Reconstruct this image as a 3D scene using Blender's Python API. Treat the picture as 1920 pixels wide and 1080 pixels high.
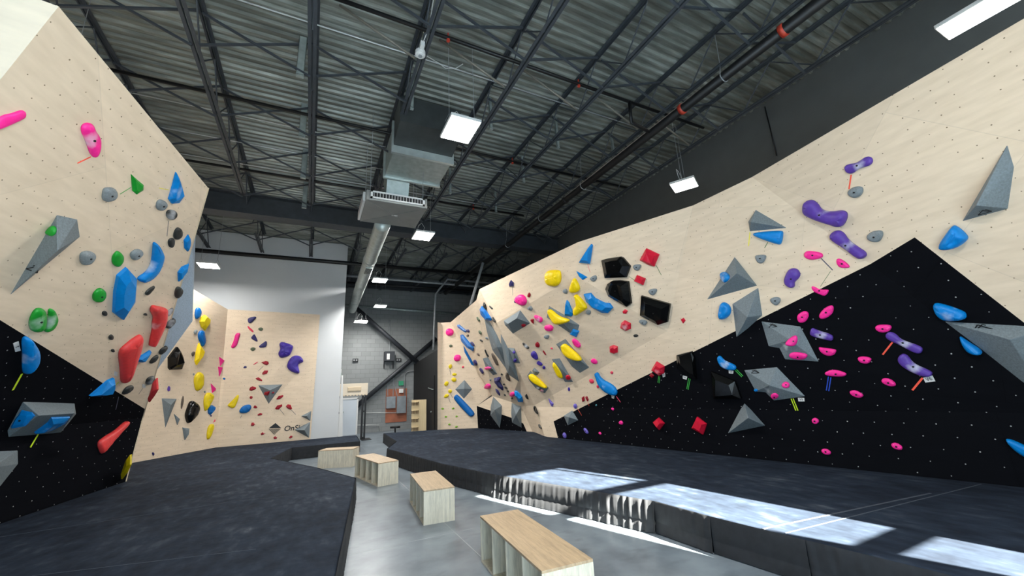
import bpy, bmesh, math, random
from mathutils import Vector, Matrix
random.seed(7)
scene = bpy.context.scene
for o in list(bpy.data.objects):
    bpy.data.objects.remove(o)
COL = scene.collection

# ------------------------------------------------------------ camera
CAM_F = 745.2; YAW = 0.468087; PIT = 0.2475789; ROL = -0.0501909
CAMP = Vector((0, 0, 1.6))
_f = Vector((math.sin(YAW)*math.cos(PIT), math.cos(YAW)*math.cos(PIT), math.sin(PIT)))
_r = Vector((math.cos(YAW), -math.sin(YAW), 0)); _u = _r.cross(_f)
RX = math.cos(ROL)*_r + math.sin(ROL)*_u
UX = -math.sin(ROL)*_r + math.cos(ROL)*_u
FX = _f
cam = bpy.data.cameras.new('camera'); camo = bpy.data.objects.new('camera', cam); COL.objects.link(camo)
cam.sensor_width = 36; cam.lens = 36*CAM_F/1920; cam.clip_start = 0.05; cam.clip_end = 200
camo.matrix_world = Matrix.Translation(CAMP) @ Matrix((( RX.x, UX.x, -FX.x, 0), (RX.y, UX.y, -FX.y, 0), (RX.z, UX.z, -FX.z, 0), (0, 0, 0, 1)))
scene.camera = camo

# ------------------------------------------------------------ world, sun, exposure
scene.view_settings.view_transform = 'Standard'; scene.view_settings.look = 'None'
scene.view_settings.exposure = 0.30; scene.view_settings.gamma = 1; scene.view_settings.use_curve_mapping = False
W = bpy.data.worlds.new('sky'); scene.world = W; W.use_nodes = True
W.node_tree.nodes['Background'].inputs[0].default_value = (0.60, 0.79, 1.0, 1)
W.node_tree.nodes['Background'].inputs[1].default_value = 10.0
SUN_EL = math.radians(33); SUN_AZ = -0.292      # light travels towards +y and a little -x
sund = Vector((math.sin(SUN_AZ)*math.cos(SUN_EL), math.cos(SUN_AZ)*math.cos(SUN_EL), -math.sin(SUN_EL)))
sl = bpy.data.lights.new('sun', 'SUN'); sl.energy = 165; sl.angle = 0.008; sl.color = (1.0, 0.9, 0.8)
so = bpy.data.objects.new('sun', sl); COL.objects.link(so); so.rotation_euler = sund.to_track_quat('-Z', 'Y').to_euler()
LAMP_W = 105.0

# ------------------------------------------------------------ measuring: rays of the photograph's camera meet real planes
def ray(x, y): return RX*(x-960) + UX*(540-y) + FX*CAM_F
def onz(x, y, z):
    d = ray(x, y); return CAMP + d*((z-CAMP.z)/d.z)
def ony(x, y, Y):
    d = ray(x, y); return CAMP + d*(Y/d.y)
def onx(x, y, X):
    d = ray(x, y); return CAMP + d*(X/d.x)
class Plane:
    def __init__(s, a, b, c=None, n=None):
        s.p = Vector(a)
        s.n = (Vector(n) if n is not None else (Vector(b)-s.p).cross(Vector(c)-s.p)).normalized()
        if (CAMP-s.p).dot(s.n) < 0: s.n = -s.n
        u = Vector((0, 0, 1)).cross(s.n)
        s.u = u.normalized() if u.length > 1e-3 else Vector((1, 0, 0))
        s.v = s.n.cross(s.u)
    def at(s, q, h=0.0):
        d = ray(*q); p = s.p + s.n*h
        return CAMP + d*((p-CAMP).dot(s.n)/d.dot(s.n))
    def uv(s, P): return Vector(((P-s.p).dot(s.u), (P-s.p).dot(s.v)))

# ------------------------------------------------------------ materials
def lin(c): return tuple((v/255/12.92 if v/255 <= .04045 else ((v/255+.055)/1.055)**2.4) for v in c) + (1,)
MATS = {}
def newmat(name):
    m = bpy.data.materials.new(name); m.use_nodes = True
    return m, m.node_tree, m.node_tree.nodes, m.node_tree.links, m.node_tree.nodes['Principled BSDF']
def noise(nt, scale, detail=4, vec=None, stretch=None, coord='Object'):
    n = nt.nodes.new('ShaderNodeTexNoise'); n.inputs['Scale'].default_value = scale; n.inputs['Detail'].default_value = detail
    tc = nt.nodes.new('ShaderNodeTexCoord'); src = tc.outputs[coord]
    if stretch:
        mp = nt.nodes.new('ShaderNodeMapping'); mp.inputs['Scale'].default_value = stretch
        nt.links.new(src, mp.inputs[0]); src = mp.outputs[0]
    nt.links.new(src, n.inputs['Vector']); return n
def ramp(nt, src, stops):
    r = nt.nodes.new('ShaderNodeValToRGB'); e = r.color_ramp.elements
    while len(e) < len(stops): e.new(0.5)
    for k, (p, c) in enumerate(stops):
        e[k].position = p; e[k].color = c if len(c) == 4 else lin(c)
    nt.links.new(src, r.inputs[0]); return r
def math_(nt, op, a, b=None):
    m = nt.nodes.new('ShaderNodeMath'); m.operation = op
    for k, v in enumerate((a, b)):
        if v is None: continue
        if isinstance(v, (int, float)): m.inputs[k].default_value = v
        else: nt.links.new(v, m.inputs[k])
    return m.outputs[0]
def vmath(nt, op, a, b=None, out=0):
    m = nt.nodes.new('ShaderNodeVectorMath'); m.operation = op
    for k, v in enumerate((a, b)):
        if v is None: continue
        if isinstance(v, tuple): m.inputs[k].default_value = v
        else: nt.links.new(v, m.inputs[k])
    return m.outputs[out]
def mixc(nt, fac, a, b):
    m = nt.nodes.new('ShaderNodeMix'); m.data_type = 'RGBA'
    for sock, v in ((m.inputs['Factor'], fac), (m.inputs[6], a), (m.inputs[7], b)):
        if isinstance(v, (int, float)): sock.default_value = v
        elif isinstance(v, tuple): sock.default_value = v
        else: nt.links.new(v, sock)
    return m.outputs[2]
def bump(nt, b, h, dist=0.002, strength=1.0):
    n = nt.nodes.new('ShaderNodeBump'); n.inputs['Distance'].default_value = dist; n.inputs['Strength'].default_value = strength
    nt.links.new(h, n.inputs['Height']); nt.links.new(n.outputs[0], b.inputs['Normal'])
def simple(name, rgb, rough=0.6, metal=0.0, var=0.12, nscale=6, stretch=None, bmp=0.0, spec=0.5):
    if name in MATS: return MATS[name]
    m, nt, N, L, b = newmat(name)
    c = lin(rgb); d = tuple(x*(1-var) for x in c[:3])+(1,); l = tuple(min(1, x*(1+var)) for x in c[:3])+(1,)
    n = noise(nt, nscale, 5, stretch=stretch); r = ramp(nt, n.outputs[0], [(0.3, d), (0.7, l)])
    L.new(r.outputs[0], b.inputs['Base Color'])
    b.inputs['Roughness'].default_value = rough; b.inputs['Metallic'].default_value = metal
    b.inputs['Specular IOR Level'].default_value = spec
    if bmp: bump(nt, b, n.outputs[0], bmp)
    MATS[name] = m; return m
def emis(name, rgb, s):
    m, nt, N, L, b = newmat(name)
    b.inputs['Base Color'].default_value = (*rgb, 1); b.inputs['Emission Color'].default_value = (*rgb, 1); b.inputs['Emission Strength'].default_value = s
    MATS[name] = m; return m

def panel_mat(name, base, hole, pitch=0.2, rad=0.0095, seam=0.9, rough=0.55, grainy=0.06, dropped=0.12, spec=0.2):
    m, nt, N, L, b = newmat(name)
    uvn = N.new('ShaderNodeUVMap'); uvn.uv_map = 'UVMap'; uv = uvn.outputs[0]
    sc = vmath(nt, 'MULTIPLY', uv, (1/pitch, 1/pitch, 0))
    masks = []
    for off in ((0, 0, 0), (0.5, 0.5, 0)):
        s = vmath(nt, 'ADD', sc, off)
        fr = vmath(nt, 'SUBTRACT', vmath(nt, 'FRACTION', s), (0.5, 0.5, 0))
        fr = vmath(nt, 'MULTIPLY', fr, (1, 1, 0))
        ln = vmath(nt, 'LENGTH', fr, out=1)
        wn = N.new('ShaderNodeTexWhiteNoise'); L.new(vmath(nt, 'FLOOR', s), wn.inputs['Vector'])
        keep = math_(nt, 'GREATER_THAN', wn.outputs['Value'], dropped)
        rr = math_(nt, 'ADD', math_(nt, 'MULTIPLY', wn.outputs['Value'], rad/pitch*0.5), rad/pitch*0.75)
        masks.append(math_(nt, 'MULTIPLY', math_(nt, 'LESS_THAN', ln, rr), keep))
    mask = math_(nt, 'MAXIMUM', masks[0], masks[1])
    br = N.new('ShaderNodeTexBrick'); L.new(uv, br.inputs['Vector'])
    br.inputs['Scale'].default_value = 1; br.inputs['Brick Width'].default_value = 2.44; br.inputs['Row Height'].default_value = 1.22
    br.inputs['Mortar Size'].default_value = 0.0035; br.inputs['Mortar Smooth'].default_value = 0.1
    bc = lin(base)
    br.inputs['Color1'].default_value = tuple(x*0.97 for x in bc[:3])+(1,); br.inputs['Color2'].default_value = tuple(min(1, x*1.03) for x in bc[:3])+(1,)
    br.inputs['Mortar'].default_value = tuple(x*seam for x in bc[:3])+(1,)
    g = noise(nt, 3.0, 6, stretch=(1, 1, 6)); 
    gm = ramp(nt, g.outputs[0], [(0.25, (1-grainy*2, 1-grainy*2.2, 1-grainy*2.6, 1)), (0.7, (1, 1, 1, 1))])
    mul = N.new('ShaderNodeMix'); mul.data_type = 'RGBA'; mul.blend_type = 'MULTIPLY'; mul.inputs['Factor'].default_value = 1
    L.new(br.outputs[0], mul.inputs[6]); L.new(gm.outputs[0], mul.inputs[7])
    L.new(mixc(nt, mask, mul.outputs[2], lin(hole)), b.inputs['Base Color'])
    b.inputs['Roughness'].default_value = rough; b.inputs['Specular IOR Level'].default_value = spec
    MATS[name] = m; return m
WOOD = panel_mat('birch_plywood', (232, 212, 187), (132, 112, 88), rad=0.0055, dropped=0.25)
BLACK = panel_mat('black_painted_plywood', (17, 18, 22), (170, 170, 170), pitch=0.29, rad=0.006, seam=0.7, rough=1.0, dropped=0.06, spec=0.02)
WOODEDGE = simple('plywood_edge', (214, 194, 164), 0.6, stretch=(1, 1, 30))
STEEL = simple('slate_painted_steel', (64, 69, 75), 0.55, 0.1, 0.15)
STEEL2 = simple('dark_painted_steel', (46, 49, 54), 0.5, 0.1, 0.15)
BLACKPIPE = simple('black_pipe', (24, 23, 24), 0.45, 0.2)
GALV = simple('galvanised_steel', (176, 186, 183), 0.42, 0.55, 0.15, 9)
GREYPIPE = simple('grey_conduit', (150, 153, 155), 0.5, 0.2)
WHITEM = simple('white_enamel', (218, 218, 216), 0.45, 0, 0.03)
REDM = simple('orange_red_coupling', (190, 60, 40), 0.5)
BLKM = simple('black_powder_coat', (20, 20, 22), 0.5)
MASON = None

# ------------------------------------------------------------ objects
def tag(o, label=None, cat=None, group=None, kind=None):
    if label: o['label'] = label
    if cat: o['category'] = cat
    if group: o['group'] = group
    if kind: o['kind'] = kind
    return o
def empty(name, loc, label=None, cat=None, group=None, rz=0):
    o = bpy.data.objects.new(name, None); o.empty_display_size = 0.1; COL.objects.link(o); o.location = loc; o.rotation_euler.z = rz
    return tag(o, label, cat, group)
def link(name, me, mat, parent=None, loc=None, smooth=False):
    o = bpy.data.objects.new(name, me); COL.objects.link(o)
    if mat is not None and not me.materials:
        for mm in (mat if isinstance(mat, (list, tuple)) else [mat]): me.materials.append(mm)
    if parent: o.parent = parent
    if loc is not None: o.location = loc
    if smooth:
        for p in me.polygons: p.use_smooth = True
    return o
def obj(name, bm, mat, parent=None, loc=None, smooth=False):
    me = bpy.data.meshes.new(name); bm.normal_update(); bm.to_mesh(me); bm.free()
    return link(name, me, mat, parent, loc, smooth)
def NB(): return bmesh.new()
def box(bm, a, b, bev=0.0, M=None):
    x0, y0, z0 = a; x1, y1, z1 = b
    v = [bm.verts.new(p) for p in ((x0, y0, z0), (x1, y0, z0), (x1, y1, z0), (x0, y1, z0), (x0, y0, z1), (x1, y0, z1), (x1, y1, z1), (x0, y1, z1))]
    f = [bm.faces.new([v[i] for i in q]) for q in ((0, 3, 2, 1), (4, 5, 6, 7), (0, 1, 5, 4), (1, 2, 6, 5), (2, 3, 7, 6), (3, 0, 4, 7))]
    if bev:
        bmesh.ops.bevel(bm, geom=list({e for q in f for e in q.edges}), offset=bev, segments=2, affect='EDGES', profile=0.5)
    if M is not None: bmesh.ops.transform(bm, matrix=M, verts=v)
def frame_of(d):
    d = d.normalized(); up = Vector((0, 0, 1)) if abs(d.z) < 0.95 else Vector((0, 1, 0))
    s = d.cross(up).normalized(); return s, s.cross(d)
def tube(bm, pts, r, n=10, cap=True):
    pts = [Vector(p) for p in pts]; rings = []
    for i, p in enumerate(pts):
        d = (pts[min(i+1, len(pts)-1)]-pts[max(i-1, 0)]); s, u = frame_of(d)
        rr = r[i] if isinstance(r, (list, tuple)) else r
        rings.append([bm.verts.new(p+s*rr*math.cos(2*math.pi*k/n)+u*rr*math.sin(2*math.pi*k/n)) for k in range(n)])
    for a, b in zip(rings, rings[1:]):
        for k in range(n): bm.faces.new((a[k], a[(k+1) % n], b[(k+1) % n], b[k]))
    if cap:
        bm.faces.new(list(reversed(rings[0]))); bm.faces.new(rings[-1])
def bar(bm, a, b, w, h, up=None):
    a = Vector(a); b = Vector(b); d = (b-a); s, u = frame_of(d)
    if up is not None:
        s = d.cross(Vector(up)).normalized(); u = s.cross(d).normalized()
    v = [bm.verts.new(p+s*w/2*i+u*h/2*j) for p in (a, b) for i, j in ((-1, -1), (1, -1), (1, 1), (-1, 1))]
    for q in ((0, 1, 2, 3), (7, 6, 5, 4), (0, 4, 5, 1), (1, 5, 6, 2), (2, 6, 7, 3), (3, 7, 4, 0)): bm.faces.new([v[i] for i in q])
def prism(bm, pts, off):
    """closed solid: polygon pts (3D) extruded by vector off"""
    off = Vector(off); A = [bm.verts.new(p) for p in pts]; B = [bm.verts.new(Vector(p)+off) for p in pts]; n = len(A)
    bm.faces.new(A); bm.faces.new(list(reversed(B)))
    for i in range(n): bm.faces.new((A[i], B[i], B[(i+1) % n], A[(i+1) % n]))
    bmesh.ops.recalc_face_normals(bm, faces=bm.faces)

# ------------------------------------------------------------ the room
DECK = 7.30; XR = 8.4; XL = -7.0; YB = -2.5; YF = 19.8
def mkfloor():
    m, nt, N, L, b = newmat('polished_concrete')
    n1 = noise(nt, 1.1, 9); n2 = noise(nt, 4.5, 10)
    mx = math_(nt, 'ADD', math_(nt, 'MULTIPLY', n1.outputs[0], 0.6), math_(nt, 'MULTIPLY', n2.outputs[0], 0.4))
    r = ramp(nt, mx, [(0.36, (92, 101, 109)), (0.5, (111, 121, 129)), (0.64, (128, 138, 145))])
    n3 = noise(nt, 2.3, 12, stretch=(1, 1.6, 1)); sm = ramp(nt, n3.outputs[0], [(0.56, (0, 0, 0, 1)), (0.7, (0.55, 0.55, 0.55, 1))])
    L.new(mixc(nt, sm.outputs[0], r.outputs[0], lin((72, 79, 86))), b.inputs['Base Color'])
    b.inputs['Roughness'].default_value = 0.3; b.inputs['Specular IOR Level'].default_value = 0.4; return m
CONC = mkfloor()
bm = NB(); box(bm, (XL-0.3, YB-0.3, -0.2), (XR+0.3, YF+0.3, 0)); tag(obj('floor', bm, CONC), kind='structure')
bm = NB()                                            # saw-cut control joints, thin inlays
for yj in (5.02, 8.9, 12.8, 17.0): box(bm, (XL, yj-0.004, -0.01), (XR, yj+0.004, 0.0008))
box(bm, (1.62, YB, -0.01), (1.628, YF, 0.0008))
o = tag(obj('floor_joint', bm, simple('joint_filler', (150, 156, 160), 0.5)), kind='structure')
# corrugated roof deck
bm = NB(); prof = []; y = YB-0.3; P = 0.152
while y < YF+0.3:
    prof += [(y, DECK), (y+0.045, DECK), (y+0.065, DECK+0.04), (y+0.130, DECK+0.04)]; y += P
A = [bm.verts.new((XL-0.3, p[0], p[1])) for p in prof]; B = [bm.verts.new((XR+0.3, p[0], p[1])) for p in prof]
for i in range(len(A)-1): bm.faces.new((A[i], B[i], B[i+1], A[i+1]))
C2_ = bm.verts.new((XL-0.3, prof[-1][0], DECK+0.3)); D2_ = bm.verts.new((XR+0.3, prof[-1][0], DECK+0.3)); E2_ = bm.verts.new((XR+0.3, prof[0][0], DECK+0.3)); F2_ = bm.verts.new((XL-0.3, prof[0][0], DECK+0.3))
bm.faces.new((C2_, D2_, E2_, F2_)); bm.faces.new((A[-1], B[-1], D2_, C2_)); bm.faces.new((A[0], F2_, E2_, B[0]))
m, nt, N, L, b = newmat('weathered_roof_deck')
n1 = noise(nt, 1.2, 8, stretch=(0.35, 2.5, 1)); n2 = noise(nt, 14, 6, stretch=(0.15, 1, 1))
mx = math_(nt, 'ADD', math_(nt, 'MULTIPLY', n1.outputs[0], 0.55), math_(nt, 'MULTIPLY', n2.outputs[0], 0.45))
r = ramp(nt, mx, [(0.32, (84, 86, 80)), (0.5, (122, 125, 118)), (0.68, (166, 170, 163))]); L.new(r.outputs[0], b.inputs['Base Color'])
b.inputs['Roughness'].default_value = 0.42; b.inputs['Metallic'].default_value = 0.25
tag(obj('ceiling', bm, m), kind='structure')
DARKWALL = simple('dark_grey_wall_paint', (92, 95, 95), 0.8, 0, 0.06, 3)
bm = NB(); box(bm, (XR, YB-0.3, 0), (XR+0.3, YF+0.3, DECK+0.05)); tag(obj('wall_right', bm, DARKWALL), kind='structure')
# far block wall
def blockmat():
    m, nt, N, L, b = newmat('painted_block')
    tc = N.new('ShaderNodeTexCoord'); sp = N.new('ShaderNodeSeparateXYZ'); L.new(tc.outputs['Object'], sp.inputs[0])
    cb = N.new('ShaderNodeCombineXYZ'); L.new(sp.outputs[0], cb.inputs[0]); L.new(sp.outputs[2], cb.inputs[1])
    br = N.new('ShaderNodeTexBrick'); L.new(cb.outputs[0], br.inputs['Vector']); br.inputs['Scale'].default_value = 1
    br.inputs['Brick Width'].default_value = 0.4; br.inputs['Row Height'].default_value = 0.2; br.inputs['Mortar Size'].default_value = 0.006
    br.inputs['Color1'].default_value = lin((128, 131, 131)); br.inputs['Color2'].default_value = lin((136, 139, 139)); br.inputs['Mortar'].default_value = lin((108, 110, 111))
    L.new(br.outputs[0], b.inputs['Base Color']); b.inputs['Roughness'].default_value = 0.75; return m
BLOCK = blockmat()
bm = NB(); box(bm, (XL-0.3, YF, 0), (XR+0.3, YF+0.3, DECK+0.05)); tag(obj('wall_back', bm, BLOCK), kind='structure')
# wall behind the camera: a low glazed shopfront and one tall window the sun comes through
def wall_with_holes(name, axis, pos, thick, lo, hi, ztop, holes, mat):
    """holes: (a0,a1,z0,z1) rectangles; built as blocks around them"""
    xs = sorted({lo, hi, *[h[0] for h in holes], *[h[1] for h in holes]}); zs = sorted({0, ztop, *[h[2] for h in holes], *[h[3] for h in holes]})
    bm = NB()
    for a0, a1 in zip(xs, xs[1:]):
        for z0, z1 in zip(zs, zs[1:]):
            c = ((a0+a1)/2, (z0+z1)/2)
            if any(h[0] < c[0] < h[1] and h[2] < c[1] < h[3] for h in holes): continue
            if axis == 'y': box(bm, (a0, pos-thick, z0), (a1, pos, z1))
            else: box(bm, (pos-thick, a0, z0), (pos, a1, z1))
    return tag(obj(name, bm, mat), kind='structure')
TE = math.tan(SUN_EL)/math.cos(SUN_AZ)
def zwin(Y): return 0.32 + (Y-YB)*TE
tall = (5.10, 6.28, 2.3, min(DECK-0.1, zwin(6.1)))
shop = [(-2.5, -0.7, 0.15, 2.35), (-0.55, 1.25, 0.15, 2.35), (1.4, 3.2, 0.15, 2.35)]
WALLP = simple('warm_white_wall_paint', (200, 200, 198), 0.8, 0, 0.03, 2)
wall_with_holes('wall_front', 'y', YB, 0.2, XL-0.3, XR+0.3, DECK+0.05, [tall]+shop, WALLP)
left = [(-2.2, 0.4, 0.6, 2.4)]
wall_with_holes('wall_left', 'x', XL, 0.3, YB-0.3, YF+0.3, DECK+0.05, left, WALLP)
GLASS, nt, N, L, b = newmat('clear_glass')
N.remove(b); tr = N.new('ShaderNodeBsdfTransparent'); tr.inputs[0].default_value = (0.93, 0.96, 0.95, 1); gl = N.new('ShaderNodeBsdfGlossy'); gl.inputs['Roughness'].default_value = 0.02
ms = N.new('ShaderNodeMixShader'); ms.inputs[0].default_value = 0.05; L.new(tr.outputs[0], ms.inputs[1]); L.new(gl.outputs[0], ms.inputs[2]); L.new(ms.outputs[0], N['Material Output'].inputs[0])
wi = 0
for k, (a0, a1, z0, z1) in enumerate([tall]+shop+left):
    wi += 1; bm = NB(); g = NB(); ax = 'y' if k < 4 else 'x'
    bars = [(a0, a0+0.05, z0, z1), (a1-0.05, a1, z0, z1), (a0, a1, z0, z0+0.05), (a0, a1, z1-0.05, z1)]
    if k == 0:
        za, zb = zwin(4.27), zwin(4.50); bars = [(a0, a1, za, zb), (a0, a1, zwin(1.80), zwin(2.0)), (a0, a1, z1-0.03, z1), (a1-0.17, a1-0.13, zb, z1)]
    for q in bars:
        if ax == 'y': box(bm, (q[0], YB-0.12, q[2]), (q[1], YB-0.04, q[3]))
        else: box(bm, (XL-0.2, q[0], q[2]), (XL-0.1, q[1], q[3]))
    if ax == 'y': box(g, (a0, YB-0.09, z0), (a1, YB-0.08, z1))
    else: box(g, (XL-0.16, a0, z0), (XL-0.15, a1, z1))
    wo = tag(obj('window_%d' % wi, bm, BLKM), kind='structure'); obj('pane', g, GLASS, wo)
    pl = bpy.data.lights.new('window_portal', 'AREA'); pl.shape = 'RECTANGLE'; pl.size = a1-a0; pl.size_y = z1-z0; pl.cycles.is_portal = True
    po = bpy.data.objects.new('window_portal', pl); COL.objects.link(po)
    if ax == 'y': po.location = ((a0+a1)/2, YB-0.25, (z0+z1)/2); po.rotation_euler = (math.radians(90), 0, 0)
    else: po.location = (XL-0.35, (a0+a1)/2, (z0+z1)/2); po.rotation_euler = (math.radians(90), 0, math.radians(-90))

# white partition (tower) behind the left mats
bm = NB(); box(bm, (XL, 15.5, 0), (0.92, 15.75, 7.22)); tag(obj('wall_partition', bm, simple('pale_grey_partition_paint', (205, 208, 210), 0.7, 0, 0.02, 2)), kind='structure')

# ------------------------------------------------------------ climbing wall planes (metres)
K0 = Vector((5.79, 9.04, 1.08)); K1 = Vector((6.90, 1.78, 1.08))
KR = Plane(K0, K1, K0-Vector((0, 0, 1)))
A = Plane(K0, K1, Vector((5.85, 3.78, 4.57)))
B = Plane(A.at((1410, 332)), A.at((1920, 715)), onz(1920, 35, 4.57))
C1 = Plane(A.at((1300, 385)), A.at((1251, 621)), onz(1084, 454, 4.57))
D = Plane(A.at((1251, 621)), C1.at((1081, 517)), A.at((1002, 760)))
C2 = Plane(C1.at((1084, 454)), C1.at((1081, 517)), D.at((932, 605)))
P0 = C2.at((899, 542))
hb0 = onz(896.7, 802.2, .32); hb1 = onz(1007, 810, .32)
H = Plane(hb0, hb1, hb0+Vector((0, 0, 1)))
g0 = onz(818, 805, .32)
G = Plane(hb0, g0, hb0+Vector((0, 0, 1)))
F = Plane(P0, G.at((845, 604)), H.at((977, 762)))
prow = onz(1028, 818.6, .32)
S = Plane(prow, hb1, A.at((1002, 760)))
Ld = Vector((0.15, 0.99, 0)).normalized()
L0 = onz(0, 980, .32)
LK = Plane(L0, L0+Ld, L0+Vector((0, 0, 1)))
LKZ = 1.40
LA = Plane(L0+Vector((0, 0, LKZ-.32)), L0+Vector((0, 0, LKZ-.32))+Ld, onz(390, 352, 4.57))
N_ = Plane(Vector((0, 15.46, 0)), None, n=(0, -1, 0))
mb0 = onz(245, 868, .32)
MM = Plane(N_.at((427, 580)), N_.at((404, 832)), mb0)
PL = dict(KR=KR, A=A, B=B, C1=C1, C2=C2, D=D, H=H, G=G, F=F, S=S, LK=LK, LA=LA, N=N_, M=MM)

FACES = []
def facet(parent, name, verts, pl, mat, thick=0.016, rot=0.0, lab=None):
    bm = NB(); n = pl.n; vs = [Vector(v) for v in verts]
    A_ = [bm.verts.new(p) for p in vs]; B_ = [bm.verts.new(p-n*thick) for p in vs]; k = len(vs)
    f = bm.faces.new(A_); f.normal_update()
    bm.faces.new(list(reversed(B_)))
    for i in range(k):
        e = bm.faces.new((A_[i], B_[i], B_[(i+1) % k], A_[(i+1) % k])); e.material_index = 1
    bmesh.ops.recalc_face_normals(bm, faces=bm.faces)
    uvl = bm.loops.layers.uv.new('UVMap'); c, s = math.cos(rot), math.sin(rot)
    for fc in bm.faces:
        for lp in fc.loops:
            q = pl.uv(lp.vert.co); lp[uvl].uv = (q.x*c-q.y*s, q.x*s+q.y*c)
    bm.normal_update(); bmesh.ops.triangulate(bm, faces=[x for x in bm.faces if x.material_index == 0]); bm.normal_update()
    bm.faces.ensure_lookup_table()
    for fc in bm.faces:
        if fc.material_index == 0 and fc.normal.dot(CAMP-fc.verts[0].co) > 0: FACES.append([v.co.copy() for v in fc.verts])
    o = obj(name, bm, None, parent)
    o.data.materials.append(mat); o.data.materials.append(BLKM if mat == BLACK else WOODEDGE)
    if lab: o['label'] = lab
    return o
def kzero(p): return Vector((p.x, p.y, 0))
def isect(P1, P2, z):
    """point at height z on the line where planes P1 and P2 meet"""
    a, b = P1, P2; A2 = Matrix(((a.n.x, a.n.y), (b.n.x, b.n.y))); r = Vector((a.n.dot(a.p)-a.n.z*z, b.n.dot(b.p)-b.n.z*z))
    s = A2.inverted() @ r; return Vector((s.x, s.y, z))
def kline(y, z=1.08): return Vector((K0.x+(K1.x-K0.x)*(K0.y-y)/(K0.y-K1.y), y, z))

# ---- right wall
RW = empty('climbing_wall', (6.4, 5.0, 0), 'long angular birch and black climbing wall along the right side of the gym', 'climbing wall')
RW_loc = RW.location.copy()
def rf(*a, **k):
    o = facet(RW, *a, **k); o.matrix_parent_inverse = Matrix.Translation(-RW_loc); return o
ad = A.at; bd = B.at; cd = C1.at
crT = ad((1410, 332)); crM = ad((1632, 495)); crB = ad((1920, 715)); dR = ad((1251, 621)); cT = ad((1300, 385)); dB = ad((1002, 760)); dT = cd((1081, 517)); tip = KR.at((1038, 790))
# where the wood/black border line (1632,495)-(1038,790) crosses the kicker fold
def onfold(qa, qb):
    lo, hi = 0.0, 1.0
    for _ in range(40):
        m_ = (lo+hi)/2; q = (qa[0]+(qb[0]-qa[0])*m_, qa[1]+(qb[1]-qa[1])*m_)
        if A.at(q).z > 1.08: lo = m_
        else: hi = m_
    return A.at(q)
bk = onfold((1632, 495), (1038, 790)); dK = onfold((1002, 755), (1028, 818.6))
rf('upper_panel', [cT, crT, crM, bk, dK, dB, dR], A, WOOD, rot=0.35)
rf('kicker_panel', [dK, bk, tip, kzero(tip)+Vector((0.02, -0.25, 0)), kzero(prow)], KR, WOOD)
yE = -1.4
kE = kline(yE)
cB = crB + (crB-crM).normalized()*((crB.z-1.08)/((crM-crB).normalized().z))
rf('upper_panel', [crM, crB, cB, kline(cB.y), bk], A, BLACK, rot=0.15)
rf('kicker_panel', [bk, kE, kzero(kE), kzero(tip)+Vector((0.02, -0.25, 0)), tip], KR, BLACK)
yB2 = 0.35; bE_t = isect(B, Plane((0, yB2, 0), None, n=(0, 1, 0)), 4.57); bE_b = isect(B, Plane((0, yB2, 0), None, n=(0, 1, 0)), 1.08)
dm = bd((1715, 445)); de = bd((1920, 605)); de2 = de + (de-dm)*0.8
rf('leaning_panel', [crT, bE_t, bE_b, de2, dm, crM], B, WOOD, rot=-0.7)
rf('leaning_panel', [crM, dm, de2, bE_b, cB, crB], B, BLACK, rot=-0.7)
rf('kicker_fillet', [cB, bE_b, kE], Plane(cB, bE_b, kE), BLACK)
rf('upper_panel', [cd((1084, 454)), cT, dR, dT], C1, WOOD, rot=0.5)
rf('upper_panel', [P0, cd((1084, 454)), dT, C2.at((932, 605))], C2, WOOD, rot=0.2)
rf('roof_panel', [C2.at((932, 605)), dT, dR, dB], D, WOOD, rot=0.6)
gtl = G.at((826, 605)); gcr = G.at((845, 604)); gH = isect(G, H, 1.3)
fb0 = H.at((923, 742.5)); fb1 = H.at((957.8, 753.6)); fb2 = H.at((977, 762)); sTop = C2.at((932, 605)).lerp(dB, 0.62)
rf('prow_panel', [P0, F.at((893, 563)), gcr, G.at((921, 741)), fb0, fb1, fb2, sTop, C2.at((932, 605))], F, WOOD, rot=0.3)
rf('prow_panel', [sTop, fb2, kzero(hb1), kzero(prow), dB], S, WOOD)
bkH = [H.at((893.9, 761)), H.at((958, 783)), H.at((981, 794)), H.at((987.5, 808.5))]
rf('kicker_panel', [fb0, fb1, fb2, kzero(hb1), kzero(bkH[3]), bkH[3], bkH[2], bkH[1], bkH[0]], H, WOOD)
rf('kicker_panel', [bkH[0], bkH[1], bkH[2], bkH[3], kzero(bkH[3]), kzero(hb0)], H, BLACK)
rf('side_panel', [gtl, gcr, G.at((921, 741)), bkH[0], kzero(hb0), kzero(G.at((826, 804)))], G, WOOD)
bm = NB(); e0 = kzero(G.at((826, 804))); e1 = gtl
prism(bm, [e0, e1, e1+Vector((-0.13, -0.06, 0)), e0+Vector((-0.13, -0.06, 0))], -G.n*0.02); o = obj('end_panel', bm, simple('plain_plywood', (226, 212, 190), 0.55, 0, 0.05, 3, stretch=(1, 1, 6)), RW); o.matrix_parent_inverse = Matrix.Translation(-RW_loc)
# added unseen panel past the right wall, slanted edge shaped to trim the sunlight
bm = NB(); prism(bm, [Vector((5.34, yE, 0)), Vector((5.33, yE, 2.15)), Vector((5.46, yE, 2.63)), Vector((5.90, yE, 4.2)), Vector((XR, yE, 4.25)), Vector((XR, yE, 0))], (0, -0.04, 0))
o = obj('end_panel', bm, simple('plain_plywood', (226, 212, 190), 0.55, 0, 0.05, 3, stretch=(1, 1, 6)), RW); o.matrix_parent_inverse = Matrix.Translation(-RW_loc)

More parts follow.
